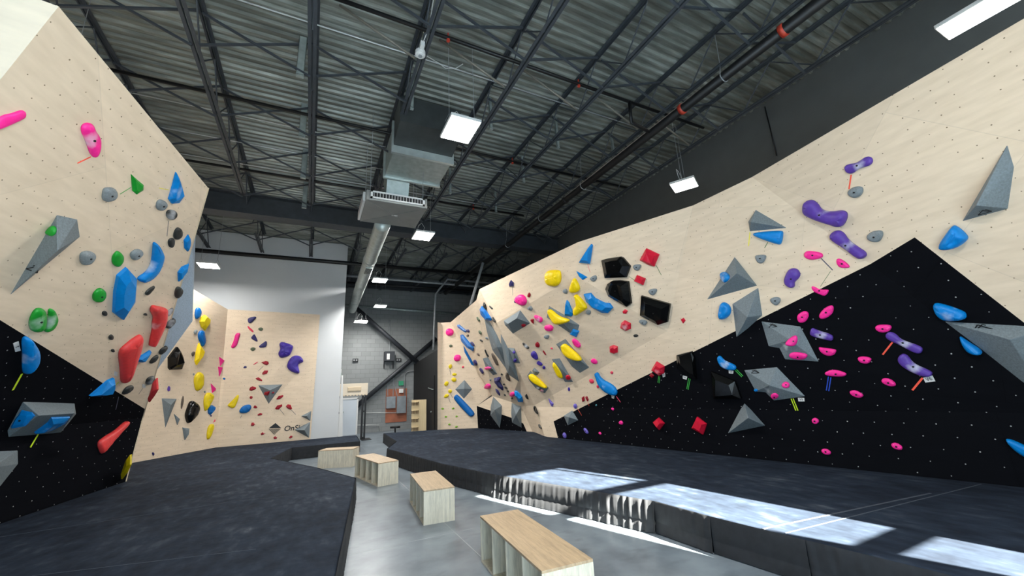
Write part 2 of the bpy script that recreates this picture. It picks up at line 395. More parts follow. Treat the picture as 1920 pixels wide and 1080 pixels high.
# ---- left wall
LW = empty('climbing_wall', (-3.2, 8.0, 0), 'steep overhanging birch wall with a black lower band on the left', 'climbing wall')
LW_loc = LW.location.copy()
def lf(*a, **k):
    o = facet(LW, *a, **k); o.matrix_parent_inverse = Matrix.Translation(-LW_loc); return o
la = LA.at
def lkz(y, z): return Vector((L0.x+(y-L0.y)*Ld.x/Ld.y, y, z))
rt = la((390, 352)); pk = la((110, 12)); rb = LK.at((232, 903)); be = la((272, 767))
kfr = LK.at((266.5, 786)); kfr.z = LKZ
tL = pk + (pk-rt)*0.0
# lower-left end of the main face follows the fold towards the camera
fold = la((0, 150)); fold2 = pk + (fold-pk)*3.6
zz = (LKZ-fold2.z)
fk = pk + (fold-pk)*((pk.z-LKZ)/(pk.z-fold.z))
bl = la((0, 600)); bl2 = be + (bl-be)*1.9
lf('overhang_panel', [pk, rt, be, bl2, fk if fk.y < bl2.y else fold2], LA, WOOD, rot=0.6) if False else None
lf('overhang_panel', [pk, rt, be, bl, bl2, pk+(fold-pk)*2.6], LA, WOOD, rot=0.6)
lf('overhang_panel', [be, kfr, lkz(bl2.y-2.2, LKZ), bl2, bl], LA, BLACK, rot=0.0)
lf('kicker_panel', [kfr, kzero(rb), kzero(lkz(bl2.y-2.2, 0)), lkz(bl2.y-2.2, LKZ)], LK, BLACK)
tA = onz(77, 0, 4.57); td = (tA-onz(110, 12, 4.57)); td.normalize()
LB = Plane(pk, pk+td, fold)
pf = pk+(fold-pk)*2.6
lf('turned_panel', [pk, pf, pf+td*3.2, pk+td*3.2], LB, simple('plain_plywood', (226, 212, 190), 0.55, 0, 0.05, 3, stretch=(1, 1, 6)))
# return of the left wall, out of sight behind its edge
rr_ = [rt, be, kfr, kzero(rb)]
back = Vector((-4.1, 12.6, 0))
RT = Plane(rt, kzero(rb), Vector((-4.6, 12.8, 2)))
lf('return_panel', [rt, kfr, kzero(rb), back, Vector((-4.2, 12.4, 4.57))], RT, WOOD)

# ---- corner wall beside the white partition
NW = empty('climbing_wall', (-2, 15, 0), 'birch corner wall with lettering low down in front of the tall white partition', 'climbing wall')
NW_loc = NW.location.copy()
def nf(*a, **k):
    o = facet(NW, *a, **k); o.matrix_parent_inverse = Matrix.Translation(-NW_loc); return o
na = N_.at
nf('flat_panel', [na((427, 580)), na((600, 590)), kzero(na((582, 822))), kzero(na((404, 832)))], N_, WOOD)
mt0 = MM.at((367, 545)); mt1 = N_.at((427, 580)); mdir = (mt0-mt1)
mfar = mt1+mdir*1.9; mbd = (mb0-N_.at((404, 832))); mbf = mb0+mbd*0.12
nf('leaning_panel', [mfar, mt1, N_.at((404, 832)), kzero(N_.at((404, 832))), kzero(mb0), mbf], MM, WOOD)

# ------------------------------------------------------------ crash mats
def fabric():
    m, nt, N, L, b = newmat('black_canvas')
    n1 = noise(nt, 1.6, 7, stretch=(1, 1.0, 1)); n2 = noise(nt, 5, 9, stretch=(2.2, 0.9, 1))
    mx = math_(nt, 'ADD', math_(nt, 'MULTIPLY', n1.outputs[0], 0.45), math_(nt, 'MULTIPLY', n2.outputs[0], 0.55))
    r = ramp(nt, mx, [(0.38, (25, 32, 43)), (0.55, (36, 45, 58)), (0.66, (56, 63, 73)), (0.78, (96, 102, 110))])
    L.new(r.outputs[0], b.inputs['Base Color']); b.inputs['Roughness'].default_value = 0.85; b.inputs['Specular IOR Level'].default_value = 0.12
    n3 = noise(nt, 4, 3); bump(nt, b, n3.outputs[0], 0.03, 0.5); return m
FAB = fabric()
SKIRT = simple('black_skirt_canvas', (32, 34, 38), 0.8, 0, 0.3, 12)
SEAM = simple('seam_thread', (62, 68, 78), 0.8)
MZ = 0.32
def mat_pad(label, outline, skirt_edges, amp, seams):
    """outline: list of (x,y) counter-clockwise; skirt_edges: indices i of edges i->i+1 with a hanging canvas skirt"""
    cx = sum(p[0] for p in outline)/len(outline); cy = sum(p[1] for p in outline)/len(outline)
    root = empty('crash_mat', (cx, cy, 0), label, 'mat', 'thick black canvas crash mats on the floor')
    bm = NB(); T_ = Vector((-cx, -cy, 0))
    bot = [bm.verts.new(Vector((x, y, 0.012))+T_) for x, y in outline]
    f = bm.faces.new(bot); ex = bmesh.ops.extrude_face_region(bm, geom=[f]); tv = [v for v in ex['geom'] if isinstance(v, bmesh.types.BMVert)]
    bmesh.ops.translate(bm, verts=tv, vec=(0, 0, MZ-0.012)); bmesh.ops.recalc_face_normals(bm, faces=bm.faces)
    te = [e for e in bm.edges if all(abs(v.co.z-MZ) < 1e-5 for v in e.verts)]
    bmesh.ops.bevel(bm, geom=te, offset=0.035, segments=4, affect='EDGES', profile=0.6)
    obj('foam_pad', bm, FAB, root, smooth=True)
    root.children[0].data.polygons.foreach_set('use_smooth', [True]*len(root.children[0].data.polygons))
    md = root.children[0].modifiers.new('wn', 'WEIGHTED_NORMAL')
    for i, am in skirt_edges:
        a = Vector((*outline[i], 0)); b = Vector((*outline[(i+1) % len(outline)], 0)); d = b-a; ln = d.length; d.normalize(); nrm = Vector((d.y, -d.x, 0))
        bm = NB(); n = max(6, int(ln/0.018)); rows = [(0.318, 0.15), (0.308, 0.6), (0.28, 0.9), (0.2, 1.0), (0.135, 1.0), (0.12, 0.45), (0.108, 0.45), (0.09, 0.9), (0.008, 1.05)]
        grid = []; rnd = random.Random(i+int(cx*100)); ph = [rnd.random()*6.28 for _ in range(4)]
        for k in range(n+1):
            t = k/n*ln
            w = 0.25*math.sin(t*21+ph[0]+1.5*math.sin(t*3.1+ph[1]))+0.45*math.sin(t*55+ph[2]+2*math.sin(t*5.3))+0.3*math.sin(t*97+ph[3]+1.5*math.sin(t*7))
            env = 0.55+0.45*math.sin(t*2.3+ph[1])
            grid.append([bm.verts.new(a+T_+d*t+nrm*(0.004+(0.318-r_[0])*am*4.2+am*r_[1]*(0.5+0.8*env*w))+Vector((0, 0, r_[0]))) for r_ in rows])
        for g_, h_ in zip(grid, grid[1:]):
            for j in range(len(rows)-1): bm.faces.new((g_[j], g_[j+1], h_[j+1], h_[j]))
        bmesh.ops.recalc_face_normals(bm, faces=bm.faces)
        obj('skirt', bm, SKIRT, root, smooth=True)
    for (a, b, w) in seams:
        bm = NB(); bar(bm, Vector((*a, MZ))+T_, Vector((*b, MZ))+T_, w, 0.005, up=(0, 0, 1)); obj('seam', bm, SEAM, root)
    return root
def xy(x, y, z=MZ): p = onz(x, y, z); return (p.x, p.y)
Rm = [xy(719, 812), xy(744, 827), xy(726, 841), xy(829, 869), xy(926, 889)]
Rm += [(3.50, 3.68), (3.53, 3.0), (3.62, 2.2), (3.75, 1.2), (3.9, -1.3), (kE.x-0.02, -1.3)]
Rm += [(kline(1.78).x-0.02, 1.78), (prow.x-0.02, prow.y), (hb1.x-0.0, hb1.y), (hb0.x-0.03, hb0.y-0.03), (G.at((826, 804)).x-0.1, G.at((826, 804)).y-0.1)]
mat_pad('long black crash mat under the right climbing wall, part of its gathered edge in sun', Rm, [(0, .006), (1, .006), (2, .01), (3, .014), (4, .036), (5, .022), (6, .012), (7, .01), (8, .008)], 0.02,
        [(xy(1472, 1000), xy(1840, 908), 0.012), (xy(1430, 992), xy(1745, 925), 0.02), (xy(870, 862), xy(1180, 842), 0.006)])
Lm = [(lkz(0.4, 0).x+0.02, 0.4), (-0.3, 0.4), (0.25, 3.64), xy(667, 896), xy(592, 876), xy(547, 867), xy(508, 859), xy(547, 839), xy(675, 827), (1.5, 15.3), (N_.at((404, 832)).x+0.01, 15.42), (mb0.x+0.02, mb0.y), (-3.5, 12.3), (rb.x+0.03, rb.y+0.02)]
mat_pad('black crash mat on the left below the steep overhanging wall', Lm, [(1, .008), (2, .01), (3, .01), (4, .006), (5, .006), (6, .006), (7, .006), (8, .006)], 0.02,
        [(xy(0, 987+20), xy(440, 940), 0.006), (xy(440, 940), xy(655, 920), 0.006), (xy(60, 1080), xy(480, 1030), 0.006)])

# ============================================================ roof steel
ORD = ['first', 'second', 'third', 'fourth', 'fifth', 'sixth', 'seventh', 'eighth', 'ninth', 'tenth', 'eleventh']
JX = [-0.31+1.51*k for k in range(-4, 6)]
ZT = 7.27; ZB_ = 6.60
_webm = {}
def webmesh(dy, up):
    key = (round(dy, 3), up)
    if key not in _webm:
        bm = NB(); tube(bm, [(0, 0, ZB_+0.02 if up else ZT-0.03), (0, dy, ZT-0.03 if up else ZB_+0.02)], 0.0125, 6)
        me = bpy.data.meshes.new('web_bar'); bm.to_mesh(me); bm.free(); me.materials.append(STEEL); _webm[key] = me
    return _webm[key]
def angle_pair(bm, x, y0, y1, z, s):
    """double angle chord: two L sections back to back; s=+1 flange on top, -1 flange at the bottom"""
    for d in (-1, 1):
        box(bm, (min(x+d*0.012, x+d*0.058), y0, z-0.004), (max(x+d*0.012, x+d*0.058), y1, z+0.004))
        a, b_ = x+d*0.012, x+d*0.018
        box(bm, (min(a, b_), y0, min(z, z-s*0.05)), (max(a, b_), y1, max(z, z-s*0.05)))
def joist(x, y0, y1, yb0, yb1, label, group):
    root = empty('roof_joist', (x, y0, ZB_), label, 'roof truss', group); inv = Matrix.Translation(-root.location)
    bm = NB(); angle_pair(bm, x, y0, y1, ZT+0.02, 1); obj('top_chord', bm, STEEL, root).matrix_parent_inverse = inv
    bm = NB(); angle_pair(bm, x, yb0, yb1, ZB_, -1); obj('bottom_chord', bm, STEEL, root).matrix_parent_inverse = inv
    n = int((y1-y0)/0.62); dy = (y1-y0-0.1)/n
    for k in range(n):
        ya = y0+0.05+k*dy
        w = link('web_bar', webmesh(dy, k % 2 == 0), None, root, (x, ya, 0)); w.matrix_parent_inverse = inv
    return root
for k, x in enumerate(JX):
    joist(x, YB, 12.22, YB, 10.87, 'dark steel roof truss in front of the big beam, %s from the left wall' % ORD[k], 'roof joists before the beam')
    yend = 15.48 if x < 0.95 else YF-0.05
    joist(x, 12.72, yend, 13.6, yend, 'dark steel roof truss beyond the big beam, %s from the left wall' % ORD[k], 'roof joists beyond the beam')
# transfer beam
bm = NB(); box(bm, (XL+0.01, 12.25, 7.235), (XR-0.01, 12.69, 7.262)); box(bm, (XL+0.01, 12.25, 6.66), (XR-0.01, 12.69, 6.70)); box(bm, (XL+0.01, 12.40, 6.70), (XR-0.01, 12.54, 7.235))
tag(obj('steel_beam', bm, STEEL), 'deep slate grey steel beam running across under the corrugated ceiling', 'beam')
# second beam near the far wall
bm = NB(); box(bm, (0.98, 19.35, 6.6), (XR-0.01, 19.6, 7.0)); tag(obj('steel_beam', bm, STEEL2), 'dark beam high up close to the far block wall', 'beam')
# cross bridging
_bd = {}
def bridging(x0, y, label, k):
    root = empty('cross_brace', (x0+0.755, y, 6.9), label, 'brace', 'diagonal braces between roof joists')
    if 'm' not in _bd:
        ms = []
        for s in (1, -1):
            bm = NB(); bar(bm, (-0.73, 0.012*s, -0.28*s), (0.73, 0.012*s, 0.33*s), 0.03, 0.03)
            me = bpy.data.meshes.new('brace_bar'); bm.to_mesh(me); bm.free(); me.materials.append(STEEL); ms.append(me)
        _bd['m'] = ms
    for me in _bd['m']: link('brace_bar', me, None, root)
for j, y in enumerate([1.2, 2.8, 4.45, 6.1, 7.75, 9.4, 11.0]):
    for k in range(9):
        if (k < 2 and y < 7) or (k == 5 and 6 < y < 8): continue
        bridging(JX[k], y, 'dark cross brace between the %s and %s roof trusses, %s row before the beam' % (ORD[k], ORD[k+1], ORD[6-j]), k)
for j, y in enumerate([14.2, 17.2]):
    for k in range(9):
        if y > 15 and JX[k] < 0.9: continue
        bridging(JX[k], y, 'dark cross brace between the %s and %s trusses, %s row beyond the beam' % (ORD[k], ORD[k+1], ORD[j]), k)
# galvanised struts
for (x, y, lab) in [(-0.48, 6.1, 'fourth from the beam'), (-0.48, 7.8, 'third from the beam'), (-0.48, 9.45, 'second from the beam'), (-0.48, 11.1, 'nearest the beam')]:
    x, y, lab = x, y, 'galvanised strut hanging beside the fifth roof truss, ' + lab
    bm = NB(); r0 = empty('hanging_strut', (x, y, 7.29), lab, 'strut', 'galvanised struts below the roof deck')
    box(bm, (-0.055, -0.02, -0.72), (0.055, -0.012, 0)); box(bm, (-0.055, -0.02, -0.72), (-0.049, 0.02, 0)); box(bm, (0.049, -0.02, -0.72), (0.055, 0.02, 0)); obj('channel', bm, GALV, r0)
    bm = NB(); box(bm, (-0.055, -0.03, -0.76), (0.055, 0.03, -0.74)); box(bm, (-0.055, -0.03, -0.74), (-0.051, 0.03, -0.70)); box(bm, (0.051, -0.03, -0.74), (0.055, 0.03, -0.70)); obj('foot_clip', bm, GALV, r0)
for (x, y, lab) in [(1.30, 6.2, 'beside the sixth roof truss, left of the nearest square lamp'), (2.85, 6.2, 'beside the seventh roof truss, right of the nearest square lamp'), (4.42, 6.22, 'beside the eighth roof truss, nearest of its three'), (4.42, 7.8, 'beside the eighth roof truss, middle one of three'), (4.46, 9.6, 'beside the eighth roof truss, farthest of its three'), (2.9, 9.0, 'beside the seventh roof truss, behind the square lamp'), (5.95, 6.2, 'under the ninth roof truss, right of the thick black pipe')]:
    bm = NB(); r0 = empty('hanging_strut', (x, y, 7.29), 'galvanised strut '+lab, 'strut', 'galvanised struts below the roof deck')
    box(bm, (-0.03, -0.02, -0.70), (0.03, -0.012, 0)); box(bm, (-0.03, -0.02, -0.70), (-0.024, 0.02, 0)); box(bm, (0.024, -0.02, -0.70), (0.03, 0.02, 0)); obj('channel', bm, GALV, r0)
    bm = NB(); box(bm, (-0.03, -0.03, -0.74), (0.03, 0.03, -0.72)); obj('foot_clip', bm, GALV, r0)
# pipes
def pipe(name, pts, r, mat, label, cat='pipe', group=None, n=12):
    bm = NB(); tube(bm, pts, r, n); return tag(obj(name, bm, mat, smooth=True), label, cat, group)
mp = pipe('sprinkler_main', [(5.78, YB+0.1, 6.42), (5.78, 18.9, 6.42)], 0.085, BLACKPIPE, 'thick black pipe running the length of the ceiling on the right', n=20)
mp2 = bpy.data.objects['sprinkler_main']
for i, y in enumerate((2.35, 4.15, 8.0, 10.2)):
    bm = NB(); tube(bm, [(5.78, y-0.035, 6.42), (5.78, y+0.035, 6.42)], 0.097, 20); obj('pipe_coupling', bm, REDM if i < 2 else BLACKPIPE, mp2, smooth=True)
for y in (3.3, 7.2, 9.3, 11.6):
    bm = NB(); tube(bm, [(5.78+0.094*math.cos(a), y, 6.42+0.094*math.sin(a)) for a in [math.pi*t/12 for t in range(12, 25)]], 0.009, 6)
    tube(bm, [(5.686, y, 6.42), (5.74, y, 6.62), (5.78, y, 7.3)], 0.006, 6); obj('pipe_hanger', bm, GREYPIPE, mp2)
for (x0, x1, y, lab) in [(-0.2, 7.3, 4.82, 'black branch pipe crossing the ceiling nearest the camera'), (-3.4, 7.6, 7.55, 'black branch pipe crossing the ceiling through the trusses, middle one'), (-4.5, 5.7, 10.2, 'black branch pipe crossing just before the big beam')]:
    p = pipe('sprinkler_branch', [(x0, y, 6.9), (x1, y, 6.9)], 0.03, BLACKPIPE, lab)
    for xx in (1.55, 4.0):
        bm = NB(); tube(bm, [(xx, y, 6.99), (xx, y, 6.87)], 0.012, 6); tube(bm, [(xx, y, 6.87), (xx, y, 6.84)], 0.028, 10); obj('sprinkler_head', bm, REDM, p)
pipe('riser_pipe', [(5.2, 4.82, 6.9), (5.2, 4.84, 6.45), (5.72, 4.9, 6.42)], 0.035, BLACKPIPE, 'short black drop pipe joining the branch to the thick main')
pipe('sprinkler_cross_main', [(XL+0.05, 15.22, 6.40), (7.4, 15.22, 6.40)], 0.07, BLACKPIPE, 'black pipe crossing in front of the white partition near its top', n=16)
pipe('branch_pipe', [(1.1, 17.8, 6.35), (7.5, 17.8, 6.35)], 0.05, BLACKPIPE, 'dark pipe crossing high beyond the white partition')
for (x0, x1, y, z, lab) in [(-5, 6.5, 5.72, 7.25, 'thin bright conduit under the roof deck nearest the camera'), (-5, 7.5, 8.6, 7.25, 'thin bright conduit under the roof deck above the vent unit'),
                            (-5, 6.5, 10.6, 7.25, 'thin bright conduit under the roof deck close before the beam'), (-5, 4.0, 14.0, 7.2, 'thin bright conduit just beyond the beam'), (-4.5, 2.0, 9.6, 7.24, 'thin bright conduit between two others before the beam')]:
    pipe('conduit', [(x0, y, z), (x1, y, z)], 0.012, simple('bright_conduit', (210, 214, 214), 0.35, 0.4), lab, 'conduit', n=8)
# pale pipes beyond the partition
p1_ = ony(650, 517, 17.2); p2_ = ony(731, 524, 17.2); p3_ = ony(853, 534, 17.2); p4_ = ony(935, 541, 17.2)
pipe('drain_pipe', [p1_, p2_, p3_, p4_], 0.045, simple('pale_pipe', (165, 168, 170), 0.5), 'long pale pipe crossing below the dark pipes at the far end')
pipe('drain_pipe', [ony(812.5, 656, 17.0), ony(816.8, 552, 17.0), ony(823, 543, 17.0), ony(839, 524, 17.0), ony(930, 532, 17.0)], 0.045, MATS['pale_pipe'], 'pale pipe rising behind the right wall then bending along the ceiling')
pipe('support_pole', [ony(882, 573, 12.6), ony(905.5, 493, 12.6)], 0.05, MATS['pale_pipe'], 'pale slanting pole behind the far corner of the right wall', 'pole')
pipe('exhaust_pipe', [ony(648, 573, 19.72), ony(784, 583, 19.72), ony(868, 590, 19.72)], 0.07, GALV, 'shiny horizontal pipe low along the far block wall', n=14)

for k, nm_ in zip(range(4, 9), ('fifth and sixth', 'sixth and seventh', 'seventh and eighth', 'eighth and ninth', 'ninth and tenth')):
    pipe('brace_pipe', [(JX[k]+0.32, 5.2, 7.22), (JX[k]+1.42, 5.12, 6.62)], 0.019, simple('tan_grey_pipe', (128, 122, 112), 0.5, 0.2), 'pale slanting brace pipe between the %s roof trusses' % nm_, 'brace', n=8)
pipe('data_cable', [onx(1434, 200, XR-0.03), onx(1445, 245, XR-0.03), onx(1456, 292, XR-0.03)], 0.012, BLACKPIPE, 'black cable hanging down the dark wall behind the right climbing wall', 'cable', n=6)
# ------------------------------------------------------------ lamps
LAMP = emis('lamp_diffuser', (1.0, 0.985, 0.96), 14.0)
def lamp(x, y, z, sx, sy, label, rz=0.0, power=1.0, wires=((-.2, 0), (.2, 0))):
    r0 = empty('high_bay_lamp', (x, y, z), label, 'lamp', 'bright white hanging lamps', rz)
    bm = NB(); box(bm, (-sx/2, -sy/2, 0.0), (sx/2, sy/2, 0.05), 0.008); box(bm, (-sx*0.2, -sy*0.2, 0.05), (sx*0.2, sy*0.2, 0.09), 0.006); obj('housing', bm, WHITEM, r0)
    bm = NB(); box(bm, (-sx/2+0.015, -sy/2+0.015, -0.006), (sx/2-0.015, sy/2-0.015, 0.002)); obj('diffuser', bm, LAMP, r0)
    for wx, wy in wires:
        bm = NB(); tube(bm, [(wx-0.07, wy, 0.05), (wx, wy, 0.22), (wx, wy, DECK-z)], 0.0045, 6); tube(bm, [(wx+0.07, wy, 0.05), (wx, wy, 0.22)], 0.0045, 6); obj('hanging_wire', bm, GREYPIPE, r0)
    bm = NB(); tube(bm, [(0, 0.05, 0.08), (0.06, 0.1, 0.3), (-0.02, 0.1, 0.42), (-0.12, 0.05, 0.3), (-0.16, 0, 0.1)], 0.006, 6); obj('power_cord', bm, WHITEM, r0)
    L_ = bpy.data.lights.new('lamp_light', 'AREA'); L_.shape = 'RECTANGLE'; L_.size = sx; L_.size_y = sy; L_.energy = LAMP_W*power; L_.color = (1.0, 0.985, 0.95); L_.spread = math.radians(175)
    lo = bpy.data.objects.new('lamp_light', L_); COL.objects.link(lo); lo.parent = r0; lo.location = (0, 0, -0.02)
lamp(1.9, 5.33, 5.7, 0.5, 0.62, 'large square white lamp hanging nearest the camera in the middle', wires=((-.2, -.05), (.2, -.12)))
lamp(7.0, 5.3, 5.7, 0.5, 0.5, 'square white lamp hanging before the dark wall above the right climbing wall', rz=0.5, power=0.6)
lamp(6.92, 0.55, 5.7, 0.42, 1.3, 'long white lamp at the top right corner over the birch wall', power=0.5)
lamp(2.45, 10.0, 5.7, 0.5, 0.6, 'square white lamp hanging right of the ceiling vent unit', power=1.5)
lamp(-2.95, 13.95, 5.55, 0.5, 0.55, 'white lamp hanging before the white partition at left', power=0.35)
lamp(2.0, 14.6, 5.65, 0.5, 0.55, 'white lamp beyond the beam, upper of three in a column by the duct', power=1.5)
lamp(2.45, 17.5, 5.3, 0.5, 0.5, 'white lamp near the far wall, middle of three by the duct', power=0.6)
lamp(1.78, 18.4, 4.75, 0.55, 0.4, 'low white lamp closest to the far block wall', power=0.4)
# lamps of the same row that hang just outside the picture, over the left side and behind
for (x, y) in ((-3.4, 6.6), (1.2, 0.3), (-3.6, 10.6)):
    lamp(x, y, 5.7, 0.5, 0.6, 'white lamp of the left hand rows, hidden above the steep wall', power=1.7 if x > 0 else 1.0)

# ------------------------------------------------------------ air unit and ducts
au = empty('air_unit', (1.3, 8.05, 5.3), 'pale sheet metal air unit with a slotted grille under the ceiling', 'air unit')
def part(root, name, bm, mat, smooth=False, lab=None):
    o = obj(name, bm, mat, root, smooth=smooth); o.matrix_parent_inverse = Matrix.Translation(-root.location)
    if lab: o['label'] = lab
    return o
SHEET = simple('grey_sheet_metal', (140, 141, 138), 0.5, 0.35, 0.08, 4)
zt_ = ony(690, 355, 7.5).z
bm = NB(); box(bm, (0.72, 7.5, 5.3), (1.92, 8.62, zt_), 0.01); part(au, 'housing', bm, SHEET)
bm = NB(); bar(bm, (0.73, 7.51, 5.296), (1.91, 8.61, 5.296), 0.012, 0.008, up=(0, 0, 1)); bar(bm, (0.73, 8.61, 5.296), (1.91, 7.51, 5.296), 0.012, 0.008, up=(0, 0, 1)); part(au, 'cross_crease', bm, SHEET)
bm = NB(); box(bm, (0.67, 7.6, 5.31), (0.72, 8.6, zt_-0.01), 0.01); part(au, 'side_cover', bm, WHITEM)
bm = NB(); za, zb = 5.335, zt_-0.02
for q in ((0.80, 1.86, za, za+0.03), (0.80, 1.86, zb-0.03, zb), (0.80, 0.84, za, zb), (1.82, 1.86, za, zb)): box(bm, (q[0], 7.47, q[2]), (q[1], 7.5, q[3]))
gr = part(au, 'grille', bm, WHITEM)
bm = NB(); box(bm, (0.84, 7.488, za+0.03), (1.82, 7.499, zb-0.03)); part(au, 'grille_opening', bm, BLKM)
for i in range(17): bm = NB(); box(bm, (0.86+i*0.057, 7.475, za+0.03), (0.868+i*0.057, 7.49, zb-0.03)); part(au, 'grille_fin', bm, WHITEM)
bm = NB(); box(bm, (1.30, 8.05, 5.292), (1.42, 8.09, 5.30)); part(au, 'label_plate', bm, WHITEM)
pd = empty('supply_duct', (1.7, 7.6, 6.2), 'shiny galvanised box duct above the slotted air unit', 'duct')
bm = NB(); box(bm, (1.14, 7.1, 6.2), (2.32, 8.12, 6.84), 0.006); part(pd, 'box_duct', bm, GALV)
for y in (7.08, 8.10):
    bm = NB(); box(bm, (1.10, y-0.03, 6.16), (2.36, y+0.03, 6.86)); part(pd, 'flange', bm, simple('bright_galvanised', (205, 214, 212), 0.3, 0.6))
bm = NB(); prism(bm, [Vector((1.14, 7.05, 6.32)), Vector((1.14, 6.45, 6.45)), Vector((1.14, 6.45, 7.0)), Vector((1.14, 7.05, 7.0))], (1.18, 0, 0)); part(pd, 'tapered_duct', bm, simple('dull_duct_metal', (70, 74, 74), 0.5, 0.4))
bm = NB()
vs = [(1.18, 8.14, 6.2), (1.75, 8.14, 6.2), (1.75, 8.14, 6.7), (1.18, 8.14, 6.7)]
prism(bm, [Vector((1.2, 8.15, 6.7)), Vector((1.2, 8.15, 6.2)), Vector((1.2, 8.35, zt_+0.0)), Vector((1.2, 8.6, zt_+0.0)), Vector((1.2, 8.6, 6.7))], (0.48, 0, 0)); part(pd, 'drop_duct', bm, GALV)
for (x, y) in ((0.8, 7.6), (1.85, 7.6), (0.8, 8.5), (1.85, 8.5)):
    bm = NB(); tube(bm, [(x, y, zt_-0.01), (x, y, DECK)], 0.006, 6); part(au, 'hanging_rod', bm, GREYPIPE)
sd = empty('spiral_duct', (1.2, 8.62, 5.3), 'round spiral duct running from the air unit to the far end', 'duct')
bm = NB(); pts = []; rs = []; n = 150
a_ = Vector((1.20, 8.60, 5.30)); b__ = Vector((1.40, 18.4, 5.30))
for k in range(n+1):
    pts.append(a_.lerp(b__, k/n)); rs.append(0.17+(0.004 if k % 2 else 0))
tube(bm, pts, rs, 20); part(sd, 'duct_tube', bm, GALV, True)
for y in (11.2, 14.0, 16.6):
    t = (y-8.6)/9.8; c = a_.lerp(b__, t); bm = NB(); tube(bm, [c-Vector((0, .04, 0)), c+Vector((0, .04, 0))], 0.185, 20); part(sd, 'joint_band', bm, GALV, True)
c = a_.lerp(b__, 0.32); bm = NB(); box(bm, (c.x-0.09, c.y-0.3, c.z-0.19), (c.x+0.09, c.y+0.3, c.z-0.16)); rg = part(sd, 'register', bm, GALV)
bm = NB()
for i in range(5): box(bm, (c.x-0.075+i*0.033, c.y-0.26, c.z-0.195), (c.x-0.055+i*0.033, c.y+0.26, c.z-0.188))
o = obj('slots', bm, BLKM, rg)
# alarm
al = empty('ceiling_alarm', onz(788, 100, 6.52), 'round white alarm with a small box hanging from the sixth truss', 'alarm')
bm = NB(); tube(bm, [(0, 0, -0.03), (0, 0, 0.03)], 0.075, 20); tube(bm, [(0, 0, -0.05), (0, 0, -0.03)], 0.05, 20); obj('alarm_disc', bm, WHITEM, al)
bm = NB(); tube(bm, [(0, 0, -0.056), (0, 0, -0.05)], 0.03, 16); obj('lens', bm, GREYPIPE, al)
bm = NB(); box(bm, (-0.03, -0.16, 0.0), (0.03, -0.08, 0.08), 0.004); obj('junction_box', bm, WHITEM, al)
bm = NB(); tube(bm, [(0.0, -0.12, 0.05), (0.03, -0.4, 0.1), (-0.02, -0.8, 0.12), (0.06, -1.1, 0.15), (0.05, -1.5, 0.2)], 0.006, 6); obj('cable', bm, WHITEM, al)
pipe('data_cable', [onz(800, 105, 7.15), onz(822, 118, 7.1), onz(835, 128, 7.0), onz(855, 128, 7.1), onz(868, 120, 7.2)], 0.007, WHITEM, 'thin white cable looping beside the round alarm', 'cable', n=6)

# ============================================================ far end
FARW = YF
def fw(q, d=0.0): return ony(q[0], q[1], FARW-d)
def wallbox(name, x0, y0, x1, y1, dep, mat, label=None, cat=None, parent=None, back=0.0, bev=0.005):
    a = fw((x0, y1), back); b_ = fw((x1, y0), back)
    bm = NB(); box(bm, (a.x, FARW-back-dep, a.z), (b_.x, FARW-back, b_.z), bev)
    o = obj(name, bm, mat, parent)
    if parent: o.matrix_parent_inverse = Matrix.Translation(-parent.location)
    return tag(o, label, cat)
wd = fw((636, 748)); we = fw((667, 811))
dr = empty('door_1', (wd.x, FARW, 0)); dr['kind'] = 'structure'
inv = Matrix.Translation(-dr.location)
bm = NB(); box(bm, (wd.x+0.04, FARW-0.32, 0), (we.x-0.04, FARW-0.28, wd.z-0.04)); obj('door_leaf', bm, simple('pale_blue_white_door', (200, 208, 216), 0.5, 0, 0.03, 2), dr).matrix_parent_inverse = inv
bm = NB(); box(bm, (wd.x-0.02, FARW-0.34, 0), (wd.x+0.04, FARW, wd.z)); box(bm, (we.x-0.04, FARW-0.34, 0), (we.x+0.02, FARW, wd.z)); box(bm, (wd.x-0.02, FARW-0.34, wd.z-0.04), (we.x+0.02, FARW, wd.z+0.02)); obj('door_frame', bm, WHITEM, dr).matrix_parent_inverse = inv
bm = NB(); box(bm, (wd.x+0.08, FARW-0.37, 0.95), (wd.x+0.2, FARW-0.32, 0.99)); obj('door_handle', bm, GALV, dr).matrix_parent_inverse = inv
# X brace on the far wall
pipe('steel_brace', [ony(668, 578, 19.40), ony(788, 684, 19.40)], 0.105, STEEL2, 'dark steel tube sloping down to the right on the far wall', 'brace')
pipe('steel_brace', [ony(654, 774, 19.62), ony(818, 635, 19.62)], 0.105, STEEL2, 'dark steel tube sloping up to the right on the far wall', 'brace')
